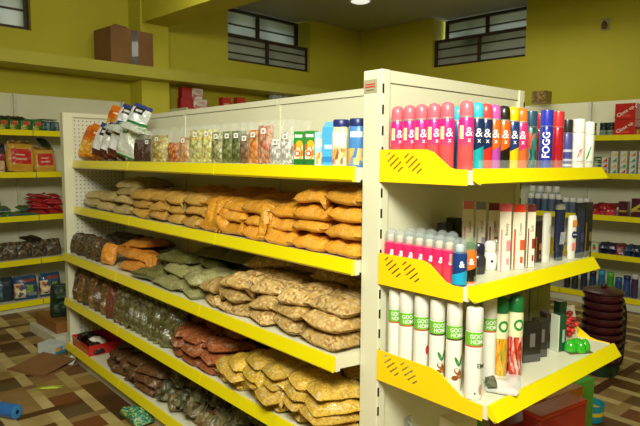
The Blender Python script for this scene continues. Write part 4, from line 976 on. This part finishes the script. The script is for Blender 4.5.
# ------------------------------------------------------------------ wall shelving units
def wall_unit(name, lab, axis, a0, a1, back, fronts, strip_bottoms, top, bay=.9):
    """axis 'x': runs along the far wall facing -y; axis 'y': along the right wall facing -x (room axes)"""
    c = ((a0+a1)/2, (back+fronts[-1])/2) if axis == 'x' else ((back+fronts[-1])/2, (a0+a1)/2)
    t = thing(name, lab, 'shelving', room(c[0], c[1], 0), RA)
    def P(mb, nm, par, **k):
        me = mb.mesh(nm); me.transform(Matrix.Translation((-c[0], -c[1], 0))); return link(nm, me, par)
    def bx(mb, p, q, d0, d1, z0, z1, m):
        if axis == 'x': mb.box(p, q, d0, d1, z0, z1, m)
        else: mb.box(d0, d1, p, q, z0, z1, m)
    n = max(1, round((a1-a0)/bay)); w = (a1-a0)/n
    for i in range(n):
        p, q = a0+i*w, a0+(i+1)*w
        m = MB(); bx(m, p+.002, q-.002, back-.02, back, .03, top, WHITE); P(m, 'back_panel', t)
        for fr, zb in zip(fronts, strip_bottoms):
            m = MB(); bx(m, p+.003, q-.003, fr+.006, back-.021, zb+.026, zb+.03, WHITE2); bx(m, p+.003, q-.003, fr+.006, fr+.018, zb, zb+.026, WHITE2); s = P(m, 'shelf', t)
            m = MB(); bx(m, p+.003, q-.003, fr, fr+.0055, zb-.002, zb+.036, YEL); P(m, 'price_strip', s)
        m = MB(); bx(m, p, q, fronts[-1]+.02, fronts[-1]+.03, 0, strip_bottoms[-1]-.003, WHITE2); P(m, 'kick_plate', t)
    for i in range(n+1):
        p = a0+i*w; m = MB(); bx(m, p-.012, p+.012, back-.045, back-.0205, 0, top, WHITE2) if 0 < i < n or (axis == 'x' and i == n) else bx(m, p-(.02 if i == 0 else -.001), p+(.02 if i else -.001), fronts[-1]+.05, back, 0, top, WHITE2)
        P(m, 'upright', t)
    return t
SBT = [1.20, .915, .62, .32, .035]
wall_unit('wall_shelving', 'white wall shelving with snacks along the far left wall', 'x', -1.3, rat(121, 110, Y=3.7).x, 3.70, [3.33, 3.30, 3.28, 3.27, 3.26], SBT, 1.51)
wall_unit('wall_shelving', 'white wall shelving behind the long run, right of the yellow pillar', 'x', px1+.03, 3.6, 3.70, [3.33, 3.30, 3.28, 3.27, 3.26], SBT, 1.47)
RBT = [1.198, .928, .629, .352, .058]
wall_unit('wall_shelving', 'white wall shelving with toiletries along the right wall', 'y', -.9, 2.6, 3.72, [3.26, 3.26, 3.25, 3.25, 3.24], RBT, 1.515)
m = MB(); c_ = room(2.65, 3.6); o = None
# ---- goods on the far left unit; px coordinates give x on the shelf front plane
def lx(px, Y=3.33): return rat(px, 180, Y=Y).x
NOOD = [pack('2c6a28', [(.3, .45, .75, .75, 'c8401c')], [(.1, .1, .6, .5, ('d8c060', '8a9a30', '2a2018', 'c8a840'), 5)], wrinkle=.4, name='green_noodle_wrapper'),
        pack('24341c', [(.2, .5, .8, .7, '8a7a30')], [(.1, .1, .9, .5, ('6a5a30', '2a2a18', '9a8a40'), 5)], wrinkle=.4)]
FS = [pillow_mesh(.072, .065, .03, 400+s, wr=.004, stand=True, flange=.005, nu=10, nv=8) for s in range(3)]
FL = [pillow_mesh(.09, .12, .03, 410+s, wr=.005, flange=.008, nu=12, nv=10) for s in range(3)]
FB = [pillow_mesh(.145, .185, .05, 420+s, wr=.007, stand=True, flange=.008, nu=14, nv=12) for s in range(2)]
def fbag(mesh, mt, x, y, z, rot, lab, group=None, name='snack_bag', sc=None, cat='snack bag'):
    p = room(x, y, z); return bag(mesh, mt, p, (rot[0], rot[1], rot[2]+RA), lab, cat, group, name, sc)
zt = SBT[0]+.031
for i, px in enumerate([-14, -2, 9, 20, 32, 43]):
    fbag(FS[i % 3], NOOD[0], lx(px), 3.40, zt, (rad(-8), 0, random.uniform(-.15, .15)), 'green noodle packet standing on the top left shelf, %s from the left' % ordn(i), 'green noodle packets on the top left shelf', 'noodle_packet', (1.15, 1, 1.12))
for i, px in enumerate([53, 62]):
    fbag(FS[i], pack('1e4a44', [(.5, .1, .8, .9, '6a88a0')], wrinkle=.3), lx(px), 3.42, zt, (rad(-8), 0, .2), 'dark green and blue packet %s on the top left shelf' % ('beside the noodles', 'partly behind the white post')[i], None, 'noodle_packet')
for i, px in enumerate([6, 17, 26]):
    fbag(FL[i], NOOD[1], lx(px), 3.43, zt+.072, (rad(8), 0, PI/2+.3*i), 'dark green packet lying on top of the noodle packets, %s from the left' % ordn(i), 'packets lying on the noodles', 'noodle_packet', (.8, .8, .9))
t = thing('price_board', 'dark slanted board lying over the packets behind the post', 'board', room(lx(57), 3.47, zt+.085), RA); m = MB(); m.box(-.07, .05, -.05, .05, 0, .006, plain('2c3a28', .5)); m.build('board', t, bevel=.001)
for i, (px, c, w_, sc, lab) in enumerate([(92, '256a2c', .1, 1, 'green packet'), (105, 'd0564c', .1, 1, 'salmon red packet'), (82, '1c5a2c', .1, .9, 'dark green packet')]):
    fbag(FS[i], pack(c, [(.1, .2, .9, .35, c)], [(.1, .5, .9, .8, (c, 'c8c0a0', c), 4)], wrinkle=.4), lx(px, 3.45), 3.45, zt+.10, (rad(-6), 0, 0), lab+' standing on top of others beyond the perforated end panel', None, 'packet', (1.5 if i == 1 else 1.2, 1, .62), 'packet')
    fbag(FS[i], plain('2a3a24', .5), lx(px, 3.45), 3.47, zt, (rad(-4), 0, 0), 'plain dark packet hidden under the %s beyond the end panel' % lab, None, 'packet', (1.3, 1, 1.5), 'packet')
GOLD = pack('cc9c30', [(.16, .24, .86, .70, 'c4201c'), (.30, .36, .7, .42, 'd8a088'), (.3, .5, .62, .54, 'e0c0a0')], [(.02, .86, .98, 1, ('6a4a20', '3a2814', 'a88a40'), 8)], wrinkle=.4, name='gold_namkeen_wrapper')
DKB = pack('3a1c20', [(.0, .4, 1, .62, '8a2030'), (.0, .66, 1, .9, '1c1c30')], [(.0, .0, .9, .38, ('d8b080', '8a4a2c', 'e8d0a8'), 6)], wrinkle=.4)
zt = SBT[1]+.031
fbag(FB[0], DKB, lx(-1), 3.40, zt, (rad(-10), 0, -.1), 'dark red and black namkeen bag at the left picture edge, second left shelf', None, 'snack_bag')
fbag(FB[1], GOLD, lx(24.5), 3.39, zt, (rad(-10), rad(3), 0), 'large gold namkeen bag with red panel, second left shelf', sc=(1.25, 1, 1.1))
fbag(FB[0], GOLD, lx(50), 3.40, zt, (rad(-10), 0, .1), 'smaller gold namkeen bag with red panel beside the white post, second left shelf', sc=(1.05, 1, .9))
fbag(FB[1], DKB, lx(-24), 3.40, zt, (rad(-10), 0, .1), 'dark namkeen bag just beyond the left picture edge')
fbag(FL[0], plain('26331f', .4), lx(56), 3.52, zt+.14, (rad(50), 0, .5), 'dark green packet poking up behind the gold bags', None, 'snack_bag')
zt = SBT[2]+.031
GP = pack('2a7a2c', [(.3, .3, .7, .6, '2c5a8a')], [(0, 0, 1, 1, ('2a7a2c', '1c4a20', '3a9a3c', '8a3a30'), 5)], wrinkle=.4); RP = pack('b01c24', [(.2, .3, .8, .5, 'e0c8a8')], [(0, .6, 1, 1, ('b01c24', '7a1018', 'd03a30'), 4)], wrinkle=.4)
for i, px in enumerate([-12, -2, 9, 20, 31, -6, 5, 27]):
    fbag(FL[i % 3], GP, lx(px), 3.36 if i < 5 else 3.42, zt+(0 if i < 5 else .034), (rad(6), 0, random.uniform(-.4, .4)), 'green snack packet on the third left shelf, %s of the pile' % ordn(i), 'green snack packets on the third left shelf', 'snack_packet')
fbag(FS[0], GP, lx(1), 3.46, zt+.035, (rad(-12), 0, .2), 'green snack packet standing behind the pile at the left edge', None, 'snack_packet', (1, 1, 1.3))
for i in range(10):
    fbag(FL[i % 3], RP, lx(38+(i % 2)*16)+.01*(i % 3), 3.37+.012*(i//2), zt+.027*(i//2), (rad(9), rad(-3), PI/2+random.uniform(-.3, .3)), 'red snack packet on the third left shelf, %s %s pile' % (ordn(i//2)+' up in the', ('left', 'right')[i % 2]), 'red snack packets on the third left shelf', 'snack_packet', (1.15, 1.1, 1))
zt = SBT[3]+.031
BR3 = grain(['3a2a1a', '5a4426', '8a6a34', '241a10'], 60, coat=.9, name='dark_sweets_in_film', wr=16)
BS = [pillow_mesh(.12, .105, .06, 440+s, wr=.010, stand=True, flange=.008, nu=14, nv=10) for s in range(3)]
for i, px in enumerate([-22, -6, 9, 24, 39, 54]):
    fbag(BS[i % 3], BR3, lx(px, 3.29), 3.35, zt, (rad(-12), 0, random.uniform(-.2, .2)), 'dark clear bag of sweets on the fourth left shelf, %s from the left' % ordn(i), 'dark clear bags on the fourth left shelf', 'sweet_bag')
fbag(FL[0], plain('1f1812', .3, coat=.5), lx(34, 3.3), 3.42, zt+.115, (rad(6), 0, .2), 'flat dark bag lying on top of the sweet bags', None, 'sweet_bag', (1.3, 1, 1))
zt = SBT[4]+.031
BLU = pack('1f4a78', [(.35, .72, .9, .86, '8a3a2c'), (.55, .2, .8, .6, '7a9a34'), (.6, .15, .95, .28, '7a8a98')], [(.05, .1, .5, .7, ('d8b080', 'e8d8a8', 'a85a34', '3a5a80'), 5)], wrinkle=.4, name='blue_biscuit_wrapper')
for i, px in enumerate([-14, 1, 24, 49]):
    fbag(FB[i % 2], BLU if i > 1 else pack('24343c', [(.3, .1, .5, .9, '3a5a68')], wrinkle=.4), lx(px, 3.28), 3.33+(0 if i > 1 else .03), zt, (rad(-8), 0, random.uniform(-.1, .1)), ['dark blue-grey packet at the far left of the lowest shelf', 'dark grey packet left of the blue ones, lowest left shelf', 'blue biscuit bag with food picture, left of two', 'blue biscuit bag with food picture, beside the white post'][i], None, 'biscuit_bag', (1.05, 1, .82))
# ---- boxes on top of the middle far unit
def rbox(x, y, z, w, d, h, mt, lab, cat='carton', rz=0, parts=(), nm='carton', group=None):
    return carton(nm, lab, cat, room(x, y, z), RA+rz, w, d, h, mt, group, parts=parts)
REDW = pack('b01c20', [], [(.48, 0, 1, 1, ('e0d8cc', 'c85a50', 'e8e4dc'), 5)], rough=.4)
m = MB(); mb = None
ty = 3.60
topz = rat(186, 109.5, Y=ty).z
m = MB(); tb = thing('top_board', 'white board laid across the top of the middle wall shelving', 'board', room(2.55, ty, 1.4702), RA); m.box(-.85, .95, -.09, .09, 0, max(.01, topz-1.4705), WHITE2); m.build('board', tb)
hz0 = (rat(187, 87.5, Y=ty-.03).z-topz)/2-.001
for lev, x0_, x1_ in ((0, 181, 207), (1, 182, 203)):
    xa, xb = rat(x0_, 100, Y=ty-.03).x, rat(x1_, 100, Y=ty-.03).x
    rbox((xa+xb)/2, ty, topz+.001+lev*(hz0+.001), xb-xa, .06, hz0, REDW, '%s red carton with white patterned right half, stacked above the long run' % ('lower', 'upper')[lev])
for i, px in enumerate((225, 239.5)):
    rbox(rat(px, 100, Y=ty).x, ty, topz+.001, .098, .06, rat(px, 97.5, Y=ty-.03).z-topz, pack('c8281c', [(.2, .35, .8, .6, 'e8b0a0')], rough=.4), 'flat red carton with pale lettering, %s one of the row' % ('left', 'right')[i])
rbox(rat(279, 100, Y=ty).x, ty, topz+.001, .21, .06, rat(279, 92.5, Y=ty-.03).z-topz, pack('d8dce0', [], [(0, 0, 1, 1, ('d8dce0', '8a98b0', 'e8e8ec', 'c0c8d4'), 14)], rough=.5), 'long white box with blue pattern above the long run')
# cardboard box on the ledge
bp0 = rat(110, 57.5, Y=3.46); bp1 = rat(153.5, 63.5, Y=3.46); w = bp1.x-bp0.x
CARD = painted('8a6238', '7c5630', 6, .8, name='brown_cardboard')
hb = rat(130, 29.5, Y=3.46).z-lz
t = thing('cardboard_box', 'closed brown cardboard box taped down the middle on the yellow ledge', 'box', room((bp0.x+bp1.x)/2, 3.50, lz+.0006), RA+rad(3))
m = MB(); m.box(-w/2, w/2, -.045, .22, 0, hb, CARD); m.build('box_body', t, bevel=.004)
m = MB(); m.box(-w*.02, w*.13, -.0462, -.0455, .0, hb-.005, plain('4a4238', .25, coat=.6)); m.build('packing_tape', t)
m = MB(); m.prism([(-w/2+.01, hb), (w*.1, hb), (-w*.05, hb+.03), (-w*.3, hb+.035)], 'y', .02, .03, CARD); m.build('flap', t)
# ---- goods on the right unit (room y along the shelf)
def ry(px, X=3.28, py=180): return rat(px, py, X=X).y
def rput(px, z, w, d, h, mt, lab, X=3.34, cat='carton', nm='carton', rz=0, group=None, bev=.0015):
    """carton facing -x: local -y turned to face -x"""
    return carton(nm, lab, cat, room(X, ry(px, X), z), RA-PI/2+rz, w, d, h, mt, group, bev)
CU = pack('c01c14', [(.12, .15, .75, .3, 'e04a38')], rough=.35, coat=.3, name='red_toothpaste_carton')
zt = RBT[0]+.031
for i in range(2):
    t = rput(625, zt+.0006+.112*i, .135, .15, .11, CU, '%s bright red toothpaste box of two stacked on the top right shelf' % ('lower', 'upper')[i], X=3.36)
    k = link('lettering', text_mesh('Close up', .034, plain('f0dcd4', .4), None, .0006), t, (0, -.0762, .055), (0, rad(-32), 0))
bp = bottle
def rjar(px, z, r, h, body, cap, lab, X=3.36, hc=.25, nm='cream_jar', cat='jar', group=None):
    p = room(X, ry(px, X), z+.0006)
    t = thing(nm, lab, cat, p, RA-PI/2, group)
    m = MB(); m.lathe([(r*.92, 0), (r, .003), (r, h*(1-hc)-.004), (r*.9, h*(1-hc)-.0015)], body, 16); m.build('jar_body', t, 40)
    m = MB(); m.lathe([(r*.95, h*(1-hc)), (r*1.02, h*(1-hc)+.003), (r*1.02, h-.004), (r*.9, h)], cap, 16); m.build('lid', t, 40)
    return t
lb = pack('1c2c28', [(0, .12, 1, .6, '8a9a88'), (0, .25, 1, .4, '5a7a50')], rough=.35)
for i, px in enumerate([563, 571, 579, 590, 601, 608.5]):
    rjar(px, zt, .026, .098, lb, plain('16302a', .4), 'dark jar with teal-black lid on the top right shelf, %s from the left' % ordn(i), group='dark cream jars on the top right shelf')
for i, px in enumerate([635, 642]):
    rjar(px, zt, .018, .06, plain('c08a2c', .3), plain('8a2418', .4), 'small amber jar with red lid right of the red boxes, %s' % ('nearer the boxes', 'at the picture edge')[i], X=3.33)
zt = RBT[1]+.031
def tri(c): return pack('d8d6c8', [(.1, .15, .9, .3, 'b8b8b0')], rough=.4, name='white_toothpaste_carton')
TP = tri('')
colr = [['c83a2c', '2c9a4a', 'c83a2c', '2a8a78', '2a8a78'], ['d04028', 'd8b02c', '2c9a5a', '2a8a78', 'd8a830'], ['c83a2c', '3a9a4c', 'e0a838', '2a9a88', '2a8a78'], ['c83a2c', 'e0b83c', 'c8c040', 'd07030', '2a8a48']]
for r in range(4):
    for c in range(5):
        if r == 3 and c == 0: continue
        t = rput(607+9.2*c, zt+.0006+.0405*r, .044, .13, .039, TP, 'white toothpaste carton with coloured triangle, row %s up, %s across' % (ordn(r), ordn(c)), X=3.35, group='stacked toothpaste cartons on the second right shelf')
        m = MB(); m.add([(-.012, -.0657, .006), (.016, -.0657, .006), (.016, -.0657, .034)], [(0, 1, 2)], plain(colr[r][c], .4)); m.build('triangle_print', t)
for i in range(2):
    rput(600, zt+.0006+.036*i+.052, .055, .12, .034, pack('1c4a2c', [(.15, .3, .85, .7, 'a8b88a')], rough=.4), '%s dark green cream carton left of the toothpaste stack' % ('lower', 'upper')[i], X=3.36)
rput(600, zt+.0006, .055, .12, .05, plain('c8ccb8', .4), 'pale carton under the dark green ones, second right shelf', X=3.36)
for i, px in enumerate([590, 581]): rput(px, zt+.0006, .04, .1, .09, plain(['2c4a38', '5a2a28'][i], .4), ['green', 'dark red'][i]+' carton in the gap behind the white cans, second right shelf', X=3.38)
zt = RBT[2]+.031
MAR = pack('4a1028', [(.1, .3, .9, .42, 'b89a34')], rough=.35, coat=.3)
rput(626, zt+.0006, .06, .06, .105, MAR, 'maroon carton with gold diagonal band, third right shelf, left one', X=3.33)
t = rput(640, zt+.0006, .075, .06, .13, MAR, 'taller maroon carton with broad gold band at the picture edge', X=3.33)
for t_ in (t,):
    m = MB(); m.add([(-.036, -.0305, .03), (-.036, -.0305, .055), (.036, -.0305, .11), (.036, -.0305, .085)], [(0, 1, 2, 3)], plain('c8b040', .4)); m.build('gold_band', t_)
for i, px in enumerate([599, 606, 613]):
    p = room(3.34, ry(px, 3.34), zt)
    bag(FL[i % 3], plain(['b81c28', 'a01820', 'c03040'][i], .3, coat=.4), p, (rad(30), 0, RA-PI/2+.3), 'red packet heaped on the third right shelf, %s from the left' % ordn(i), 'packet', 'red packets on the third right shelf', 'red_packet', (.8, .9, 1.2))
    bag(FL[i % 3], plain(['8a1420', 'b02838', '901c20'][i], .3, coat=.4), p+Vector((.03, 0, .035)), (rad(20), 0, RA-PI/2-.3), 'red packet upper layer on the third right shelf, %s from the left' % ordn(i), 'packet', 'upper red packets on the third right shelf', 'red_packet', (.8, .9, 1.2))
for i, px in enumerate([532, 539, 546, 553, 560, 567, 574, 581, 588]):
    rjar(px, zt, .024, .135 if i < 5 else .115, plain(['5a6a88', '3a4a60', '50688a'][i % 3], .4), plain('e4e6e2', .3), 'slim bottle with white cap on the third right shelf, %s from the left' % ordn(i), X=3.32, hc=.3, nm='capped_bottle', cat='bottle', group='white capped bottles on the third right shelf')
for i, px in enumerate([533, 541, 549, 557]):
    rjar(px, zt+.0, .026, .19, plain(['c8ccd0', 'aab8c8'][i % 2], .4), plain('e8eae6', .3), 'tall white capped bottle in the row behind, third right shelf, %s from the left' % ordn(i), X=3.40, hc=.25, nm='capped_bottle', cat='bottle', group='tall white capped bottles')
zt = RBT[3]+.031
rput(599, zt+.0006, .055, .05, .075, pack('c8ceb0', [(.3, .3, .7, .6, 'c84a30'), (.3, .6, .6, .8, '4a9a3c')], rough=.4), 'small pale green carton with red print at the shelf end', X=3.30)
for i, (px, c) in enumerate([(609, '1c2440'), (617, '2a2a50'), (625, '7a2430'), (633, '2a4a68'), (641, '1c2c4c')]):
    for l in range(2):
        p = room(3.32, ry(px, 3.32), zt+.034*l)
        bag(FL[i % 3], plain(c, .3, coat=.5), p, (rad(14), 0, RA-PI/2+.2), 'dark %s packet lying on the fourth right shelf, %s from left, %s layer' % ({'1c2440': 'navy', '2a2a50': 'violet', '7a2430': 'maroon', '2a4a68': 'blue', '1c2c4c': 'indigo'}[c], ordn(i), ('lower', 'upper')[l]), 'packet', 'dark packets on the fourth right shelf', 'dark_packet', (.85, 1, 1.2))
zt = RBT[4]+.031
for i, (px, c, cp, h) in enumerate([(572, '1c1c24', '24242a', .13), (580, '24342c', '8a9088', .14), (589, '1a2a4c', '3a3a40', .15), (598, '1c3c6c', '2c2c34', .15), (607, '2468a8', '3aa0c8', .165), (616, '3a9a34', '6ab83c', .16), (624.5, '1c4a8c', '2a6aa8', .13), (633, '2a4a90', '1c2c5c', .15), (641, '3a2a5c', 'c8c8d0', .17)]):
    rjar(px, zt, .023, h, plain(c, .25, coat=.5), plain(cp, .35), '%s detergent bottle on the lowest right shelf, %s from the left' % (['black', 'dark green', 'navy', 'dark blue', 'bright blue', 'bright green', 'blue', 'royal blue', 'violet'][i], ordn(i)), X=3.31, nm='detergent_bottle', cat='bottle', hc=.2)
# wicker looking brown crate on top of the right unit
t = rput(538, 1.516, .12, .12, .10, pack('8a7434', [], [(0, 0, 1, 1, ('8a7434', '5a3a20', 'a08a48', '6a4a28'), 7)], rough=.7), 'brown and tan patterned carton on top of the right wall shelving', X=3.60)

# ------------------------------------------------------------------ things on the floor
# stack of maroon tubs
p = at(607, 384, Z=0); sx_ = 1.0
tx, ty_ = p.x+.13, p.y+.09
rr = .098
zb = 0; k = 0
for i in range(9):
    t = thing('plastic_basin', 'dark maroon ribbed plastic basin, %s' % ('lowest of the nested stack' if i == 0 else 'topmost of the nested stack' if i == 8 else '%s up in the nested stack' % ordn(i)), 'basin', (tx, ty_, .0006+.0385*i+.06), 0, 'nested maroon basins on the floor')
    R = rr*(1.0-.012*abs(i-3))
    m = MB(); m.lathe([(R*.86, 0), (R*.9, .004), (R*.97, .030), (R*1.03, .031), (R*1.03, .037), (R*.96, .037), (R*.86, .008), (R*.3, .007)], plain('481822', .3, coat=.4), 28); m.build('basin_body', t, 40)
t = thing('bucket', 'dark green bucket carrying the nested maroon basins', 'bucket', (tx, ty_, .0006)); m = MB(); m.lathe([(.075, 0), (.08, .003), (.090, .056), (.094, .057), (.094, .0595), (.084, .0595)], plain('16301c', .4), 28); m.build('bucket_body', t, 40)
t = thing('basin_lid', 'shallow dark maroon lid with knob on the very top of the basins', 'lid', (tx, ty_, .409)); m = MB(); m.lathe([(.094, 0), (.094, .008), (.06, .020), (.012, .024)], plain('3c141c', .3, coat=.4), 28); m.build('lid_body', t, 40); m = MB(); m.lathe([(.012, .0245), (.016, .03), (.012, .038), (.004, .04)], plain('3c141c', .3), 14); m.build('knob', t, 40)
# clear crumpled packets leaning on the basins
p = at(584, 300, Y=.12)
# black bag behind the basins
t = bag(pillow_mesh(.20, .26, .14, 501, wr=.02, stand=True), plain('0e0d0f', .45), (tx+.16, ty_+.04, 0), (rad(-12), 0, rad(-60)), 'slumped black plastic bag on the floor right of the maroon basins', 'bag', None, 'refuse_bag', (1, 1, 1.25))
# left floor: flat cardboard, boxes, wrapper, roll, teal bag
a = at(18, 362, Z=0); b = at(65, 368, Z=0)
t = thing('flattened_carton', 'flattened brown cardboard carton lying open on the floor', 'cardboard', ((a.x+b.x)/2, 2.08, .0006), rad(24))
m = MB(); m.box(-.105, .105, -.13, .13, 0, .006, CARD); m.build('lower_sheet', t)
m = MB(); m.prism([(-.10, .007), (.09, .030), (.09, .034), (-.10, .011)], 'y', -.12, .11, CARD); m.build('upper_sheet', t)
link('lettering', text_mesh('FRAGILE', .03, plain('6a4a2c', .8)), t, (0, 0, .0225), (rad(-90), rad(-7), 0))
p = at(53, 352, Z=0)
t = thing('medicine_carton', 'small white carton with coloured print lying beside the shelving end', 'carton', (p.x, p.y, .0006), rad(30))
m = MB(); m.box(-.045, .045, -.06, .06, 0, .055, pack('c8d0d0', [(0, 0, 1, .3, '2a8a9c')], [(.0, .3, 1, .7, ('d8d8d0', 'c84a30', 'e8c040', '3a9ab0'), 5)], rough=.4)); m.build('carton_body', t, bevel=.002)
p = at(70.5, 366, Z=0); t = thing('paper_slip', 'white paper slip leaning against the shelf kick plate', 'paper', (p.x-.01, p.y, .0006), rot=(rad(35), 0, rad(-50)))
m = MB(); m.box(-.018, .018, 0, .07, 0, .0006, plain('d8d8d4', .6)); m.build('slip', t)
p = at(50, 388, Z=0); t = tag(link('snack_wrapper', pillow_mesh(.035, .09, .008, 77, wr=.006), None, (p.x, p.y, .001), (0, 0, rad(58)), None, pack('b8c83c', [(.3, .2, .7, .8, '7a9a2c')], wrinkle=.4)), 'small crumpled lime green wrapper lying on the floor', 'wrapper')
# blue rolled sheet
p = at(17, 412, Z=.029)
t = thing('blue_roll', 'blue rolled plastic tube lying on the floor at the lower left corner', 'roll', (p.x, p.y, .0296), rot=(0, rad(90), rad(40)))
ax = (at(18, 413, Z=.029)-at(-60, 399, Z=.029)); ang = math.atan2(ax.y, ax.x); t.rotation_euler = (0, rad(90), ang+PI)
m = MB(); m.lathe([(.0285, 0), (.0285, .5)], plain('2a6ab8', .35, coat=.4), 24); m.build('outer_sheet', t, 40)
m = MB(); m.lathe([(.012, -.0012), (.0270, -.0010), (.0275, -.0002)], plain('3a86cc', .4), 24); m.build('rolled_end', t, 40)
m = MB(); m.lathe([(.0085, -.0018), (.0086, -.0012)], plain('0c1422', .8), 20); m.build('core_hole', t, 40)
# teal patterned bag at the kick plate
p = at(140, 412, Z=.03)
bag(pillow_mesh(.09, .15, .06, 88, wr=.014), pack('15756a', [], [(0, 0, 1, 1, ('15756a', '2aa088', 'c8c860', '0f4a58', '1c8a5a'), 16)], wrinkle=.5), (p.x-.012, p.y+.0, .001), (0, 0, rad(4)), 'teal and green patterned pouch lying against the shelf kick plate', 'pouch', None, 'patterned_pouch')
# pallet step and green sack beyond the end panel
p = at(59, 336, Z=.03)
t = thing('low_platform', 'low white platform with orange-brown box face behind the shelving end', 'platform', (p.x+.07, p.y+.12, .0006), RA)
m = MB(); m.box(-.13, .13, -.20, .20, 0, .05, WHITE2); m.build('base', t); m = MB(); m.box(-.10, .12, -.14, .18, .0505, .115, plain('8a5a24', .6)); m.build('brown_box', t, bevel=.003)
bag(pillow_mesh(.20, .17, .10, 91, wr=.02, stand=True), painted('1c3a1c', '14202c', 9, .5, name='dark_green_sack'), (p.x+.08, p.y+.06, .118), (rad(-8), 0, rad(-20)), 'dark green filled sack standing on the low platform behind the post', 'sack', None, 'sack')

# ------------------------------------------------------------------ lights
def area(name, loc, target, size, size_y, power, color=(1, 1, 1)):
    l = bpy.data.lights.new(name, 'AREA'); l.shape = 'RECTANGLE'; l.size = size; l.size_y = size_y; l.energy = power; l.color = color
    o = bpy.data.objects.new(name, l); col.objects.link(o); o.location = loc
    o.rotation_euler = (Vector(target)-Vector(loc)).to_track_quat('-Z', 'Y').to_euler(); return o
area('key_light', (-1.15, -1.1, 2.0), (.15, .15, .85), .8, .5, 72, (1, .99, .83))
area('added_fill', (-.8, .6, 2.35), (-.6, .7, 0), .5, .9, 7, (1, .97, .82))  # added overhead fill for the aisle, not a real fitting
area('added_fill', (3.0, 1.4, 2.45), (2.6, 1.6, 0), 1.2, .5, 13, (1, .97, .82))  # added fill that lifts the right side of the room
area('added_fill', (1.2, 2.4, 2.45), (1.3, 2.6, 0), 1.0, .5, 8, (1, .97, .82))  # added fill that lifts the far side, no fixture there
w = bpy.data.worlds.new('world'); bpy.context.scene.world = w; w.use_nodes = True
w.node_tree.nodes['Background'].inputs[0].default_value = (.75, .85, .8, 1); w.node_tree.nodes['Background'].inputs[1].default_value = 3.0
vs = bpy.context.scene.view_settings; vs.view_transform = 'Standard'; vs.look = 'None'; vs.exposure = 0; vs.gamma = 1
